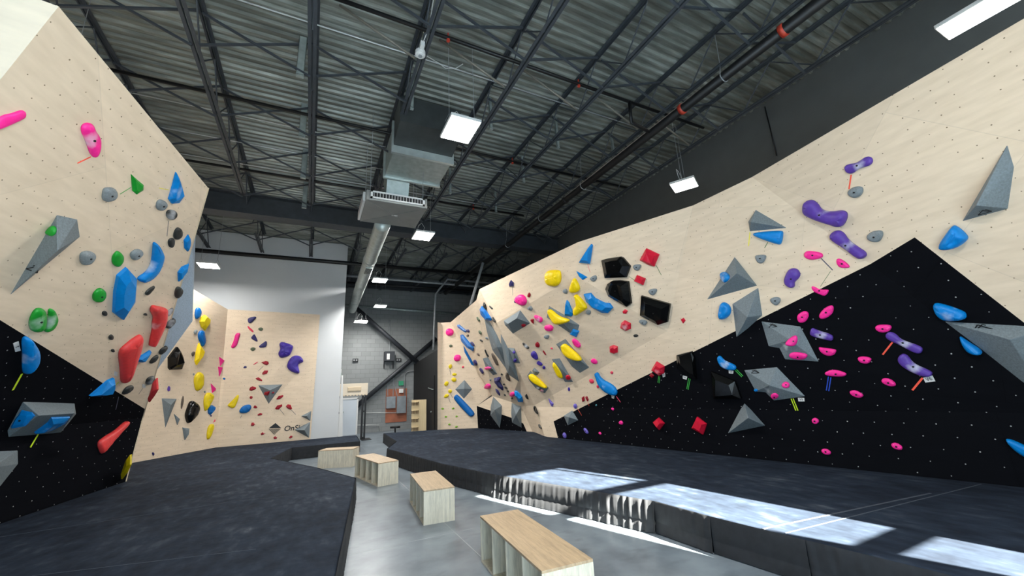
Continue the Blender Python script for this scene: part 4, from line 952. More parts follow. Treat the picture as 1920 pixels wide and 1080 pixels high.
# ---- left steep wall
LAh = [
 ('long pink hold cut by the left edge of the photo', 'a', 'LA', 'pink', 'blob', '-40,480 0,432 40,425 75,412 92,415 95,430 85,445 50,458 0,480 -40,495', dict()),
 ('pink teardrop hold high on the left wall with an orange tape below', 'a', 'LA', 'pink', 'blob', '303,470 320,458 345,462 352,485 372,510 376,535 365,580 350,592 335,575 325,545 310,510 302,490', dict(chalk=True, bolt=True)),
 ('small green wedge hold high on the left wall', 'a', 'LA', 'green', 'gem', '490,652 512,672 536,692 535,712 510,728 495,715', dict()),
 ('grey chip hold left of the green wedge', 'a', 'LA', 'slate', 'blob', '388,702 425,702 438,720 428,745 395,757 380,745 382,720', dict(bolt=True)),
 ('blue pointed hold near the top corner of the left wall', 'a', 'LA', 'blue', 'gem', '657,643 668,665 680,700 686,735 668,760 640,762 629,745 645,690', dict(chalk=True)),
 ('small grey chip hold below the blue pointed hold', 'a', 'LA', 'slate', 'blob', '585,755 600,745 625,758 622,775 598,791 583,780', dict(bolt=True)),
 ('round black hold below the small grey chip, left wall', 'a', 'LA', 'charcoal', 'blob', '622,790 640,784 662,792 660,812 640,825 622,815', dict(chalk=True)),
 ('black leaf shaped hold, upper of a touching pair on the left wall', 'a', 'LA', 'charcoal', 'blob', '655,858 668,850 682,862 680,885 660,900 646,888', dict()),
 ('black leaf shaped hold, lower of a touching pair on the left wall', 'a', 'LA', 'charcoal', 'blob', '632,895 648,890 656,905 645,930 632,925 628,908', dict()),
 ('small blue diamond hold close to the right edge of the left wall', 'a', 'LA', 'blue', 'gem', '704,878 713,895 712,920 702,943 690,930 688,900', dict()),
 ('blue clipped hold on the edge of the left wall, below the diamond', 'a', 'LA', 'blue', 'gem', '706,988 698,1010 680,1035 667,1055 665,1020 680,1000', dict(h=0.05)),
 ('grey chip hold right of the long grey volume, left wall', 'a', 'LA', 'slate', 'blob', '295,950 320,938 350,945 357,960 330,990 300,993', dict(bolt=True)),
 ('green oval hold between two grey chips, left wall', 'a', 'LA', 'green', 'blob', '425,950 440,937 460,955 462,975 440,1003 420,990 417,968', dict()),
 ('small grey chip hold left of the blue crescent, left wall', 'a', 'LA', 'slate', 'blob', '487,945 515,930 536,942 525,960 500,976 487,965', dict(bolt=True)),
 ('big blue crescent hold in the middle of the left wall', 'a', 'LA', 'blue', 'blob', '573,896 608,940 610,975 590,1020 550,1057 520,1055 510,1040 545,1020 565,985 570,940', dict(spine='575,915 590,960 575,1010 530,1042', chalk=True)),
 ('large blue faceted block hold in the middle of the left wall', 'z', 'LA', 'blue', 'gem', '235,500 253,520 250,565 228,599 210,585 212,545 218,515', dict(chalk=True)),
 ('slim black hold below the blue crescent, left wall', 'r', 'LA', 'charcoal', 'blob', '60,910 90,875 150,838 160,845 130,890 90,935 65,935', dict()),
 ('green round hold left of the blue block, left wall', 'b', 'LA', 'green', 'blob', '345,20 370,-5 395,10 392,35 365,55 345,45', dict(bolt=True)),
 ('tiny black hold above the small black pair, left wall', 'b', 'LA', 'charcoal', 'blob', '380,92 390,83 402,90 398,104 385,104', dict()),
 ('tiny black hold just left of the tall red hold', 'b', 'LA', 'charcoal', 'blob', '536,97 548,92 550,102 540,103', dict()),
 ('big round green hold, left half of a pair on the left wall', 'b', 'LA', 'green', 'blob', '108,115 125,80 145,72 165,80 172,110 165,150 140,166 115,160 105,140', dict(chalk=True, bolt=True)),
 ('green crescent hold, right half of a pair on the left wall', 'b', 'LA', 'green', 'blob', '180,75 200,78 216,110 210,140 190,160 160,166 175,130 178,100', dict(chalk=True, spine='190,90 200,120 175,155')),
 ('small black hold left of the big red hold, upper of two', 'b', 'LA', 'charcoal', 'blob', '405,180 418,172 427,182 420,195 408,193', dict()),
 ('small black hold left of the big red hold, lower of two', 'b', 'LA', 'charcoal', 'blob', '413,232 425,226 430,236 420,242', dict()),
 ('tall red hold with chalk, upper red one on the left wall', 'n', 'LA', 'coral', 'blob', '145,65 210,80 300,100 308,130 290,240 240,380 150,520 115,530 108,510 130,410 150,310 140,290 160,200 135,160 118,120', dict(spine='150,100 240,130 225,260 180,380 130,500', chalk=True, h=0.09)),
 ('slim black hold right of the tall red hold, touching it', 'n', 'LA', 'charcoal', 'blob', '300,180 330,130 375,97 383,110 370,150 330,192 305,195', dict(chalk=True)),
 ('slim black hold at the edge of the left wall, beside the pale volume', 'n', 'LA', 'charcoal', 'blob', '290,300 340,240 395,215 408,235 380,285 320,335 292,325', dict(chalk=True)),
 ('black hold at the left wall edge above the pale volume', 'r', 'LA', 'charcoal', 'blob', '370,860 400,843 440,870 445,895 400,960 375,968 358,930', dict()),
 ('black seed shaped hold low on the left wall edge, upper of two', 'n', 'LA', 'charcoal', 'blob', '220,600 250,555 310,525 320,545 280,595 230,632', dict()),
 ('black seed shaped hold low on the left wall edge, lower of two', 'n', 'LA', 'charcoal', 'blob', '115,715 150,660 205,627 215,645 180,700 125,730', dict()),
 ('small blue spike hold right of the big red hold, left wall', 'b', 'LA', 'blue', 'gem', '507,265 560,232 565,238 530,278 510,275', dict()),
 ('big red hold, lower red one on the birch part of the left wall', 'b', 'LA', 'coral', 'blob', '440,240 460,215 520,170 530,180 528,215 505,270 480,340 460,357 450,350 448,300', dict(chalk=True, h=0.1)),
 ('black hold with a small card and grey tape, near the left wall corner', 'n', 'LA', 'charcoal', 'blob', '70,950 90,890 150,865 178,875 170,905 120,955 85,967', dict(chalk=True)),
 ('black hold on the border line of birch and black, left wall', 'b', 'LA', 'charcoal', 'blob', '455,395 470,370 495,362 498,370 480,390 460,398', dict()),
 ('blue wedge hold on the border line of birch and black, left wall', 'b', 'LA', 'blue', 'gem', '332,403 400,345 423,335 422,360 405,395 365,403', dict()),
 ('tall blue hold with a white card on the black part, left wall', 'b', 'LA', 'blue', 'blob', '78,190 95,177 112,190 143,235 140,275 110,305 85,325 80,290 82,240', dict(chalk=True, h=0.08)),
 ('tiny green hold right of the tall blue hold, left wall', 'b', 'LA', 'green', 'blob', '116,300 125,295 136,300 128,308', dict()),
 ('red club shaped hold on the black lower band of the left wall', 't', 'LK', 'coral', 'blob', '650,465 700,425 770,385 840,320 856,330 850,355 760,455 690,547 670,535', dict(spine='675,500 740,430 845,335', h=0.07)),
 ('yellow hold at the foot of the left wall corner', 't', 'RT', 'yellow', 'gem', '825,715 870,570 888,545 887,615 860,670', dict(h=0.05)),
 ('red hold peeking out behind the edge of the left wall', 'o', 'RT', 'coral', 'gem', '125,385 165,270 213,110 222,240 180,310', dict(h=0.05)),
]
for lab, reg, pl, col, kind, pts, kw in LAh: hold(lab, reg, pl, col, kind, pts, **kw)
v = hold('long grey pointed volume with a green hold, upper left wall', 'a', 'LA', 'grey', 'vol', '215,805 292,822 302,888 36,1110', h=0.22, apex='216,940', chalk=True); mark(v, 'a', 'LA', '128,1008', 0.07, 0.075)
hold('green hold stuck on the long grey volume, left wall', 'a', 'LA', 'green', 'blob', '178,870 195,845 212,850 212,875 195,888 178,880', off=0.11)
hold('large grey volume carrying two blue holds on the black part, left wall', 't', 'LA', 'grey', 'hull', '155,192 505,203 515,275 385,437 10,465', h=0.22, apex='262,285 500,270')
hold('blue hold on the left face of the large grey volume', 't', 'LA', 'blue', 'gem', '150,247 220,262 238,285 175,355 85,372 75,360 110,300', off=0.12, h=0.03, bolt=True)
hold('blue hold on the lower face of the large grey volume', 't', 'LA', 'blue', 'gem', '230,400 320,330 345,295 470,290 440,330 330,380 240,405', off=0.14, h=0.06, chalk=True)
hold('grey volume cut by the left edge of the photo, near the mat', 't', 'LK', 'grey', 'hull', '-120,530 125,518 127,610 0,770 -120,800', h=0.2, apex='-60,640')
tape('orange tape strip below the pink teardrop hold', 'a', 'LA', 'orange', '290,612 340,588')
tape('thin green tape strip left of the green wedge hold', 'a', 'LA', 'green', '450,728 492,702', w=0.007)
tape('yellow tape strip left of the blue pointed hold, left wall', 'a', 'LA', 'yellow', '597,705 632,712', w=0.008)
tape('grey tape strip below the round black hold, left wall', 'a', 'LA', 'grey', '632,828 626,886', w=0.008)
tape('lime tape strip below the tall blue hold, left wall', 'b', 'LA', 'lime', '82,322 48,383', w=0.022)
tape('lime tape strip beside the blue border wedge, left wall', 'b', 'LA', 'lime', '400,400 445,352', w=0.018)
tape('lime tape strip hanging from the large grey volume, left wall', 't', 'LA', 'lime', '262,405 205,500', w=0.02, off=0.03)
tape('dark tape strip below the black border hold, left wall', 'b', 'LA', 'dark', '445,408 434,456', w=0.01)
tape('grey tape strip below the carded black hold, left wall', 'n', 'LA', 'grey', '45,1010 0,1075', w=0.01)
card('white grade card beside the tall blue hold, left wall', 'b', 'LA', '50,208 70,200 78,235 58,240', 'V4')
card('white grade card below the carded black hold, left wall', 'n', 'LA', '45,960 80,970 75,1008 42,1000', None)
card('white grade card left of the big red hold', 'b', 'LA', '430,312 442,316 440,332 428,328', None)
# pale volume that sticks out behind the edge
e1, e2 = la((379, 398)), la((283, 728)); bb = []
for q, Y in (((367, 436), 7.5), ((361, 602), 9.1), ((352, 613), 9.2)): bb.append(ony(q[0], q[1], Y))
c = sum([e1, e2]+bb, Vector())/5; bm = NB()
nb_ = Vector((-0.12, 0.05, 0))
for p in [e1+nb_, e2+nb_, e1+nb_*3+Vector((0, .3, 0)), e2+nb_*3+Vector((0, .3, 0))]+bb: bm.verts.new(p-c)
bmesh.ops.convex_hull(bm, input=bm.verts[:]); tag(obj('climbing_volume', bm, hmat('bluegrey', False), None, c), 'big pale grey volume jutting out behind the edge of the left wall', 'volume', 'grey volumes on the left wall')

# ---- corner wall, leaning part
for lab, reg, col, kind, pts, kw in [
 ('round blue hold, highest on the leaning corner panel', 'n', 'cobalt', 'blob', '628,160 640,105 675,98 703,150 690,200 650,235 630,210', {}),
 ('yellow hold below the round blue hold, leaning corner panel', 'n', 'mustard', 'gem', '680,260 700,205 735,180 798,235 790,280 740,360 700,320', {}),
 ('small grey chip left of the double blue hold, corner panel', 'n', 'slate', 'blob', '615,370 640,345 660,360 650,395 625,408', {}),
 ('double blue hold between yellow ones, leaning corner panel', 'n', 'cobalt', 'blob', '660,400 690,352 730,365 738,420 750,470 730,530 710,545 695,500 670,460', {}),
 ('yellow pointed hold below the double blue hold, corner panel', 'n', 'yellow', 'gem', '670,495 735,590 715,660 645,750 625,705 640,600', {}),
 ('small dark chip left of the yellow pointed hold, corner panel', 'n', 'brown', 'blob', '588,615 610,592 635,600 625,635 600,655', {}),
 ('black faceted volume beside the pale volume, corner panel', 'n', 'gloss', 'gem', '418,540 440,565 475,650 487,760 470,798 345,802 325,780 325,660 370,600', dict(h=0.16)),
 ('tiny grey hold above the oval yellow hold, corner panel', 'n', 'slate', 'blob', '605,850 618,835 630,850 618,870', {}),
 ('oval yellow hold in the middle of the leaning corner panel', 'n', 'mustard', 'blob', '650,830 690,825 722,870 722,960 690,1020 650,1045 625,1000 615,900', {}),
 ('pink fin hold, upper of a pair on the leaning corner panel', 'n', 'magenta', 'gem', '905,655 960,695 945,720 915,760', {}),
 ('pink fin hold, lower of a pair on the leaning corner panel', 'n', 'magenta', 'gem', '893,765 940,770 925,820 905,875', {}),
 ('small purple hold left on the leaning corner panel', 'n', 'purple', 'blob', '318,1020 335,975 355,1000 350,1035 330,1045', {}),
 ('small pink fin hold above the chalky yellow hold, corner panel', 'n', 'magenta', 'gem', '810,955 865,1010 860,1035 825,1060', {}),
 ('tiny dark hold beside the chalky yellow hold, corner panel', 'o', 'slate', 'blob', '730,265 745,255 757,268 742,285', {}),
 ('chalky yellow hold near the fold of the corner wall', 'o', 'mustard', 'blob', '740,300 780,270 830,300 840,340 800,400 750,490 735,470 725,380', dict(chalk=True)),
 ('blue hold just below the chalky yellow hold, corner panel', 'o', 'cobalt', 'gem', '780,430 820,418 857,440 840,480 800,530 778,510', {}),
 ('tiny navy hold under the low blue hold, corner panel', 'o', 'navy', 'blob', '802,535 812,525 824,538 812,552', {}),
 ('tiny rose hold above the lowest yellow hold, corner panel', 'o', 'rose', 'gem', '858,575 862,600 835,615', {}),
 ('slim yellow hold, lowest on the leaning corner panel', 'o', 'mustard', 'blob', '780,650 820,625 845,640 830,710 790,800 765,805 762,740', {}),
 ('black rounded volume low on the leaning corner panel', 'o', 'gloss', 'blob', '575,355 640,395 670,450 660,520 560,622 540,622 512,540 530,470', dict(h=0.14)),
 ('small grey triangular hold between two volumes, corner panel', 'o', 'grey', 'gem', '395,515 462,575 432,645', {}),
 ('small grey curved hold, lowest grey one on the corner panel', 'o', 'grey', 'gem', '490,668 565,680 550,760 515,812', {}),
 ('slim dark hold between the grey triangle and black volume', 'o', 'brown', 'blob', '500,295 508,370 480,468 472,450 475,370', {}),
 ('tiny navy hold near the mat on the leaning corner panel', 'o', 'navy', 'blob', '145,955 160,945 180,965 160,995', {}),
]: hold(lab, reg, 'MM', col, kind, pts, **kw)
hold('grey downward triangle volume on the leaning corner panel', 'o', 'MM', 'grey', 'vol', '258,340 430,345 300,680', h=0.14, apex='365,415')
# ---- corner wall, flat part
for lab, reg, col, kind, pts, kw in [
 ('navy bean hold, highest on the flat corner panel', 'p', 'navy', 'blob', '320,120 400,97 437,100 430,125 370,185 340,192 320,165', {}),
 ('slanting rose hold below the highest navy hold', 'p', 'rose', 'blob', '315,215 355,250 400,290 398,315 375,305 325,260', {}),
 ('small olive hold, upper of two on the flat corner panel', 'p', 'olive', 'blob', '452,262 495,240 538,262 495,300', {}),
 ('navy hold with a long toe, flat corner panel', 'p', 'navy', 'blob', '362,380 408,330 425,355 460,432 440,437 375,402', {}),
 ('navy curved hold left of the big violet pair', 'p', 'navy', 'blob', '470,495 545,440 570,425 580,450 575,500 550,515 480,520', {}),
 ('small olive hold, lower of two on the flat corner panel', 'p', 'olive', 'blob', '345,535 390,508 430,525 420,548 385,570', {}),
 ('big violet block hold, upper of the large pair, corner wall', 'p', 'violet', 'blob', '760,445 800,440 920,480 937,510 905,600 870,635 780,658 745,640 730,590 765,540 745,480', dict(h=0.15)),
 ('big violet notched hold, lower of the large pair, corner wall', 'p', 'violet', 'blob', '850,740 900,650 960,620 1030,630 1070,680 1072,715 1010,735 1000,760 1025,850 1000,872 900,840 850,790', dict(h=0.15, spine='1030,680 940,680 910,760 980,830')),
 ('long pink wavy hold near the fold of the corner wall', 'p', 'magenta', 'blob', '155,322 218,318 220,340 195,420 180,480 130,530 98,518 95,500 130,430', {}),
 ('small dark hold left of the thin rose strip', 'p', 'navy', 'blob', '252,795 285,757 312,780 300,795', {}),
 ('thin rose strip hold, flat corner panel', 'p', 'rose', 'blob', '390,745 455,703 462,714 400,752', {}),
 ('dark red hold, topmost of the red route on the corner wall', 'p', 'darkred', 'gem', '500,715 560,697 600,705 605,735 580,755 545,745', {}),
 ('dark red hold, second from the top of the red route', 'p', 'darkred', 'gem', '515,860 545,825 598,825 580,870 520,885', {}),
 ('dark red hold, third from the top of the red route', 'q', 'darkred', 'gem', '425,140 465,122 515,160 517,180 450,165', {}),
 ('dark red hold left of the hanging grey triangle', 'q', 'darkred', 'gem', '340,300 350,265 385,245 437,265 430,285 370,310', {}),
 ('round dark red dot hold below left of the grey triangle', 'q', 'darkred', 'blob', '343,400 355,380 380,378 390,398 375,418 350,415', {}),
 ('dark red hold just above right of the blue oval', 'q', 'darkred', 'gem', '395,530 410,505 430,508 452,530 440,545 400,542', {}),
 ('dark red hold with a chalk spot below the blue oval level', 'q', 'darkred', 'gem', '450,630 490,605 522,618 510,635 460,645', {}),
 ('dark red hold right of the hanging grey triangle', 'q', 'darkred', 'gem', '705,420 740,375 800,365 800,385 755,420 715,425', {}),
 ('dark red hold with tape, left of the low pair', 'q', 'darkred', 'gem', '690,545 720,505 785,490 785,515 740,560 700,560', {}),
 ('dark red hold with tape, right of the low pair', 'q', 'darkred', 'gem', '835,515 860,490 900,495 920,550 900,562 850,540', {}),
 ('dark red hold far left of the wall logo', 'q', 'darkred', 'gem', '362,770 375,735 400,735 418,760 400,780 370,780', {}),
 ('dark red hold just left below the wall logo', 'q', 'darkred', 'gem', '495,885 520,865 552,882 530,903 500,905', {}),
 ('dark red hold directly under the wall logo', 'q', 'darkred', 'gem', '665,940 690,920 720,935 710,955 675,960', {}),
 ('dark red hold under the lettering beside the logo', 'q', 'darkred', 'gem', '875,940 900,912 925,915 920,940 890,952', {}),
 ('yellow curved hold left of the blue oval, corner wall', 'q', 'mustard', 'blob', '45,500 120,430 190,350 205,390 160,510 125,550 60,520', {}),
 ('blue oval hold on the flat corner panel', 'q', 'cobalt', 'blob', '205,575 250,510 330,490 365,500 372,545 330,600 250,615 210,600', {}),
 ('small blue dot hold at the fold of the corner wall', 'n', 'cobalt', 'blob', '942,900 960,885 980,900 965,918', {}),
]: hold(lab, reg, 'N', col, kind, pts, **kw)
hold('grey triangle volume pointing down with two dark red holds', 'q', 'N', 'grey', 'vol', '460,232 793,220 602,488', h=0.22, apex='620,300')
hold('dark red hold on the hanging grey triangle, left one', 'q', 'N', 'darkred', 'gem', '540,360 550,325 620,312 612,345 590,372', off=0.13)
hold('small dark red hold on the hanging grey triangle, right one', 'q', 'N', 'darkred', 'gem', '640,340 655,320 680,322 670,345', off=0.13)
hold('small grey triangle volume at the right end of the corner wall', 'q', 'N', 'grey', 'vol', '1040,650 1182,575 1168,718', h=0.14, apex='1115,648')
hold('grey triangle volume covering the end of the lettering', 'q', 'N', 'grey', 'vol', '945,835 1165,725 1150,945', h=0.2, apex='1085,840')
tape('thin tape strip below the topmost red route hold', 'p', 'N', 'grey', '530,768 465,830', w=0.015)
tape('thin tape strip under the left low red hold', 'q', 'N', 'grey', '755,560 812,630', w=0.015)
tape('thin tape strip under the right low red hold', 'q', 'N', 'grey', '905,562 968,628', w=0.015)
tape('thin tape strip under the blue oval hold', 'q', 'N', 'grey', '240,640 220,675', w=0.015)
# printed logo and lettering on the flat panel
LG = empty('wall_logo', N_.at((515, 804), 0.006), 'black diamond logo and lettering printed low on the corner wall', 'logo')
NI = [0]
def lgpoly(pts, nm):
    v = [N_.at(q, 0.006) for q in pts]; bm = NB(); prism(bm, [p-LG.location for p in v], (0, 0.005, 0)); obj(nm, bm, BLKM, LG)
lgpoly(P_('q', '605,812 695,742 770,808'), 'solid_triangle')
bm = NB(); L_a, R_a, B_a = P_('q', '605,825 768,818 680,900')
for k in range(8):
    t0 = k/8; t1 = t0+0.065
    # slanted stripes inside the lower triangle
    f0 = (L_a[0]+(R_a[0]-L_a[0])*t0, L_a[1]+(R_a[1]-L_a[1])*t0); f1 = (L_a[0]+(R_a[0]-L_a[0])*t1, L_a[1]+(R_a[1]-L_a[1])*t1)
    g0_ = (B_a[0]+(R_a[0]-B_a[0])*t0, B_a[1]+(R_a[1]-B_a[1])*t0); g1_ = (B_a[0]+(R_a[0]-B_a[0])*t1, B_a[1]+(R_a[1]-B_a[1])*t1)
    v = [N_.at(q, 0.006) - LG.location for q in (f0, f1, g1_, g0_)]; prism(bm, v, (0, 0.005, 0))
obj('striped_triangle', bm, BLKM, LG)
pp = N_.at(P_('q', '805,852')[0], 0.004)-LG.location
text_mesh('lettering', 'OnSi', 0.225, 0.002, LG, Matrix.Translation(pp) @ Matrix.Rotation(math.radians(90), 4, 'X'), 0.15, 0.003, False)

# ---- right wall, far end panel G
for lab, reg, col, kind, pts, kw in [
 ('round pink hold at the top of the narrow far end panel', 'h', 'pink', 'blob', '93,335 100,312 130,308 150,330 140,355 115,362 96,350', {}),
 ('small grey hold between the two round pink holds, far end panel', 'h', 'olive', 'blob', '112,425 130,415 142,428 125,440', {}),
 ('round pink hold, lower of two on the narrow far end panel', 'h', 'pink', 'blob', '145,508 160,485 190,487 197,510 185,530 155,532', {}),
 ('tiny rose hold right of the lower pink one, far end panel', 'h', 'rose', 'blob', '200,570 210,560 220,568 208,580', {}),
 ('yellow hold with a dark strip, highest yellow on the far end panel', 'u', 'mustard', 'blob', '685,270 700,245 725,245 728,275 705,300', {}),
 ('yellow hold, upper of a stacked pair on the far end panel', 'u', 'mustard', 'blob', '725,350 745,333 778,345 770,365 735,370', {}),
 ('yellow hold, lower of a stacked pair on the far end panel', 'u', 'mustard', 'blob', '718,400 745,380 773,400 770,428 740,435 722,420', {}),
 ('yellow hold at the left of the far end panel', 'u', 'mustard', 'blob', '640,455 660,425 690,430 688,460 665,480 645,470', {}),
 ('yellow hold beside the top of the long blue bar', 'u', 'mustard', 'blob', '683,525 700,508 732,525 715,555 690,550', {}),
 ('yellow hold left of the long blue bar with a strip', 'u', 'mustard', 'blob', '637,590 660,558 692,565 690,590 660,605 640,598', {}),
 ('small yellow foothold, top left of the six low ones', 'u', 'lime', 'blob', '607,718 625,706 643,718 628,732', {}),
 ('small yellow foothold, top right of the six low ones', 'u', 'lime', 'blob', '720,718 738,704 755,712 738,728', {}),
 ('small yellow foothold, middle left of the six low ones', 'u', 'lime', 'blob', '643,805 658,790 678,805 662,816', {}),
 ('small yellow foothold, middle right of the six low ones', 'u', 'lime', 'blob', '758,802 775,788 790,798 775,812', {}),
 ('small yellow foothold, bottom left of the six low ones', 'u', 'lime', 'blob', '680,888 697,872 715,888 698,898', {}),
 ('small yellow foothold, bottom right of the six low ones', 'u', 'lime', 'blob', '752,915 772,898 792,908 775,922', {}),
 ('long blue bar hold slanting across the far end panel', 'h', 'cobalt', 'blob', '148,770 165,752 185,765 290,875 285,898 262,907 240,890 150,790', dict(spine='165,770 268,890')),
]: hold(lab, reg, 'G', col, kind, pts, **kw)
hold('grey diamond volume on the far end panel', 'h', 'G', 'grey', 'vol', '218,655 273,718 215,785 155,720', h=0.15, apex='217,716')
tape('dark tape strip below the highest yellow hold, far end panel', 'u', 'G', 'grey', '700,300 715,362', w=0.015)
tape('dark tape strip below the yellow hold by the blue bar', 'u', 'G', 'grey', '710,560 732,602', w=0.015)
tape('dark tape strip below the left yellow hold, far end panel', 'u', 'G', 'grey', '688,600 708,655', w=0.015)

# ---- right wall, shaded prow face F
for lab, reg, col, kind, pts, kw in [
 ('slim blue bar, highest of three on the prow face', 'h', 'cobalt', 'gem', '170,285 185,283 235,325 230,337 175,300', {}),
 ('small navy hold touching the highest slim blue bar', 'h', 'navy', 'blob', '228,318 245,312 257,330 245,340', {}),
 ('tiny brown hold between slim blue bars', 'h', 'brown', 'blob', '232,355 243,347 252,357 240,366', {}),
 ('slim blue bar, middle of three on the prow face', 'h', 'cobalt', 'gem', '195,352 210,350 285,440 282,460 265,450 200,375', {}),
 ('small navy hold beside the middle slim blue bar', 'h', 'navy', 'blob', '258,398 275,398 292,425 280,432', {}),
 ('slim blue bar, lowest of three on the prow face', 'h', 'cobalt', 'gem', '213,428 225,425 290,545 285,562 268,555 220,470', {}),
 ('navy hold beside the lowest slim blue bar', 'h', 'navy', 'blob', '283,520 295,518 310,550 300,563 288,548', {}),
 ('navy hold right below the three slim blue bars', 'h', 'navy', 'blob', '320,575 335,575 352,605 345,615', {}),
 ('green slim hold, upper of two on the prow face', 'l', 'olive', 'blob', '105,258 125,265 157,310 152,338 130,315', {}),
 ('green slim hold, lower of two on the prow face', 'l', 'olive', 'blob', '138,455 160,462 185,500 175,525 150,500', {}),
 ('small grey chip right of the lower green hold, prow face', 'l', 'slate', 'blob', '228,560 250,548 278,570 275,592 245,582', {}),
 ('small black hold below the lower green hold, prow face', 'l', 'charcoal', 'blob', '148,590 170,588 200,610 195,632 165,615', {}),
 ('small brown hold above the pink spotted volume, prow face', 'l', 'brown', 'blob', '108,790 125,783 148,805 145,828 120,815', {}),
 ('black hooked hold above the small grey volume, prow face', 'l', 'charcoal', 'blob', '218,735 240,735 250,780 290,840 270,848 245,800', {}),
 ('big blue slab hold at the top of the prow face', 'l', 'cobalt', 'gem', '160,145 185,105 240,160 320,280 330,310 300,325 215,255 170,195', dict(h=0.1)),
 ('black hold on the prow edge above the blue slab', 'l', 'charcoal', 'gem', '215,50 240,80 258,160 215,120', {}),
 ('black hold on the prow edge below the blue slab', 'l', 'charcoal', 'gem', '340,262 385,325 388,345 345,315', {}),
 ('rough grey rock like hold beside the long grey fin', 'l', 'brown', 'blob', '315,760 400,860 435,965 400,960 350,870', {}),
 ('navy narrow hold left of the small grey volume, prow face', 'm', 'navy', 'blob', '138,65 165,90 195,140 185,155 160,125', {}),
 ('big navy angular hold low on the prow face', 'm', 'navy', 'gem', '340,205 375,200 395,190 425,195 425,230 410,245 460,330 458,372 430,350 385,290 350,245', {}),
 ('small black hold above the big navy angular hold', 'm', 'charcoal', 'blob', '425,150 440,138 453,158 435,170', {}),
 ('dark brown leaf hold under the grey fins, prow face', 'm', 'brown', 'gem', '500,130 520,130 550,215 555,250 530,225 505,180', {}),
 ('small grey chip left of the big navy angular hold', 'm', 'slate', 'blob', '268,225 290,215 300,235 285,250', {}),
 ('round pink hold low on the prow face', 'm', 'pink', 'blob', '208,320 230,285 270,280 292,310 285,345 250,360 215,345', {}),
 ('navy pointed hold below the big navy angular hold', 'm', 'navy', 'gem', '355,348 385,365 415,415 418,445 375,405', {}),
 ('tiny black hold, highest of a row of four on the prow face', 'm', 'charcoal', 'blob', '450,285 475,278 488,295 465,305', {}),
 ('tiny black hold, second of a row of four on the prow face', 'm', 'charcoal', 'blob', '475,320 500,325 520,350 505,358 485,345', {}),
 ('tiny black hold, third of a row of four on the prow face', 'm', 'charcoal', 'blob', '505,375 525,370 538,395 520,398', {}),
 ('tiny black hold, lowest of a row of four on the prow face', 'm', 'charcoal', 'blob', '462,425 480,422 497,440 480,450', {}),
 ('pink hold touching the low blue hold on the prow face', 'm', 'pink', 'blob', '550,415 575,390 610,395 625,430 600,465 565,455', {}),
 ('blue hold low on the prow face beside the pink one', 'm', 'blue', 'gem', '615,375 650,385 720,450 740,500 735,525 700,522 650,450', {}),
 ('tiny black hold under the low pink hold, prow face', 'm', 'charcoal', 'blob', '560,470 585,465 590,490 570,495', {}),
]: hold(lab, reg, 'F', col, kind, pts, **kw)
hold('long chalky grey fin volume, left of two on the prow face', 'l', 'F', 'grey', 'vol', '205,255 290,320 400,520 480,700 520,830 560,1060 430,880 320,740 250,480', h=0.12, apex='400,700', chalk=True)
hold('long grey fin volume, right of two beside the prow edge', 'z', 'F', 'grey', 'vol', '936,616 953,651 961,672 969,698 973,716 952,702 944,680 940,650', h=0.16, apex='955,685')
hold('small grey box volume with a pink hold, prow face', 'z', 'F', 'grey', 'vol', '904.7,672 914.5,669 933,702 924.5,704 911,690', h=0.1, apex='918,688')
hold('pink hold on the small grey box volume, prow face', 'm', 'F', 'pink', 'blob', '200,68 240,52 285,58 300,75 270,92 230,95', off=0.07)
hold('black hold on the small grey box volume, prow face', 'm', 'F', 'charcoal', 'blob', '280,95 325,85 320,105 290,112', off=0.07)
for lab, pts, pl in [('black hold on the lower edge of the roof panel by the prow', '758,435 775,420 795,470 800,495 770,465', 'D'), ('black hold on the narrow prow strip, upper of two', '868,590 885,585 890,630 930,680 925,697 885,650', 'A'), ('black hold on the narrow prow strip, lower of two', '935,830 950,830 978,875 978,895 955,880', 'S')]:
    hold(lab, 'm', pl, 'charcoal', 'gem', pts)
hold('grey hanging shield volume, left of two low at the far end', 'm', 'H', 'grey', 'hull', '322,455 440,580 435,720 410,885 285,710 285,600', h=0.3, apex='340,640')
hold('grey hanging shield volume, right of two low at the far end', 'm', 'H', 'grey', 'hull', '570,540 700,590 705,880 575,810 562,680', h=0.25, apex='630,700')

# ---- right wall, strip C2 above the roof panel
hold('small purple hold high at the far tip of the right wall', 'd', 'C2', 'navy', 'gem', '398,290 408,270 420,282 420,300 402,303')
hold('round pink hold above the grey boxed volume, far right wall', 'd', 'C2', 'pink', 'blob', '425,360 445,340 470,340 485,365 480,390 460,395 435,380', bolt=True)
hold('small navy hold behind the round pink hold, far right wall', 'd', 'C2', 'navy', 'blob', '422,370 432,362 436,380 425,382')
hold('small red hold right of the round pink hold, far right wall', 'd', 'C2', 'darkred', 'blob', '487,340 495,327 503,340 498,355 488,352')
hold('square yellow hold at the top of the right wall', 'd', 'C2', 'yellow', 'blob', '575,240 590,222 640,220 650,235 650,280 625,303 590,298 575,275', chalk=True, h=0.12)
hold('small black hooked hold right of the prow tip', 'l', 'C2', 'charcoal', 'blob', '285,95 305,105 345,140 335,160 300,135')
tape('thin tape strip below the small purple far hold', 'd', 'C2', 'grey', '413,305 415,345', w=0.01)
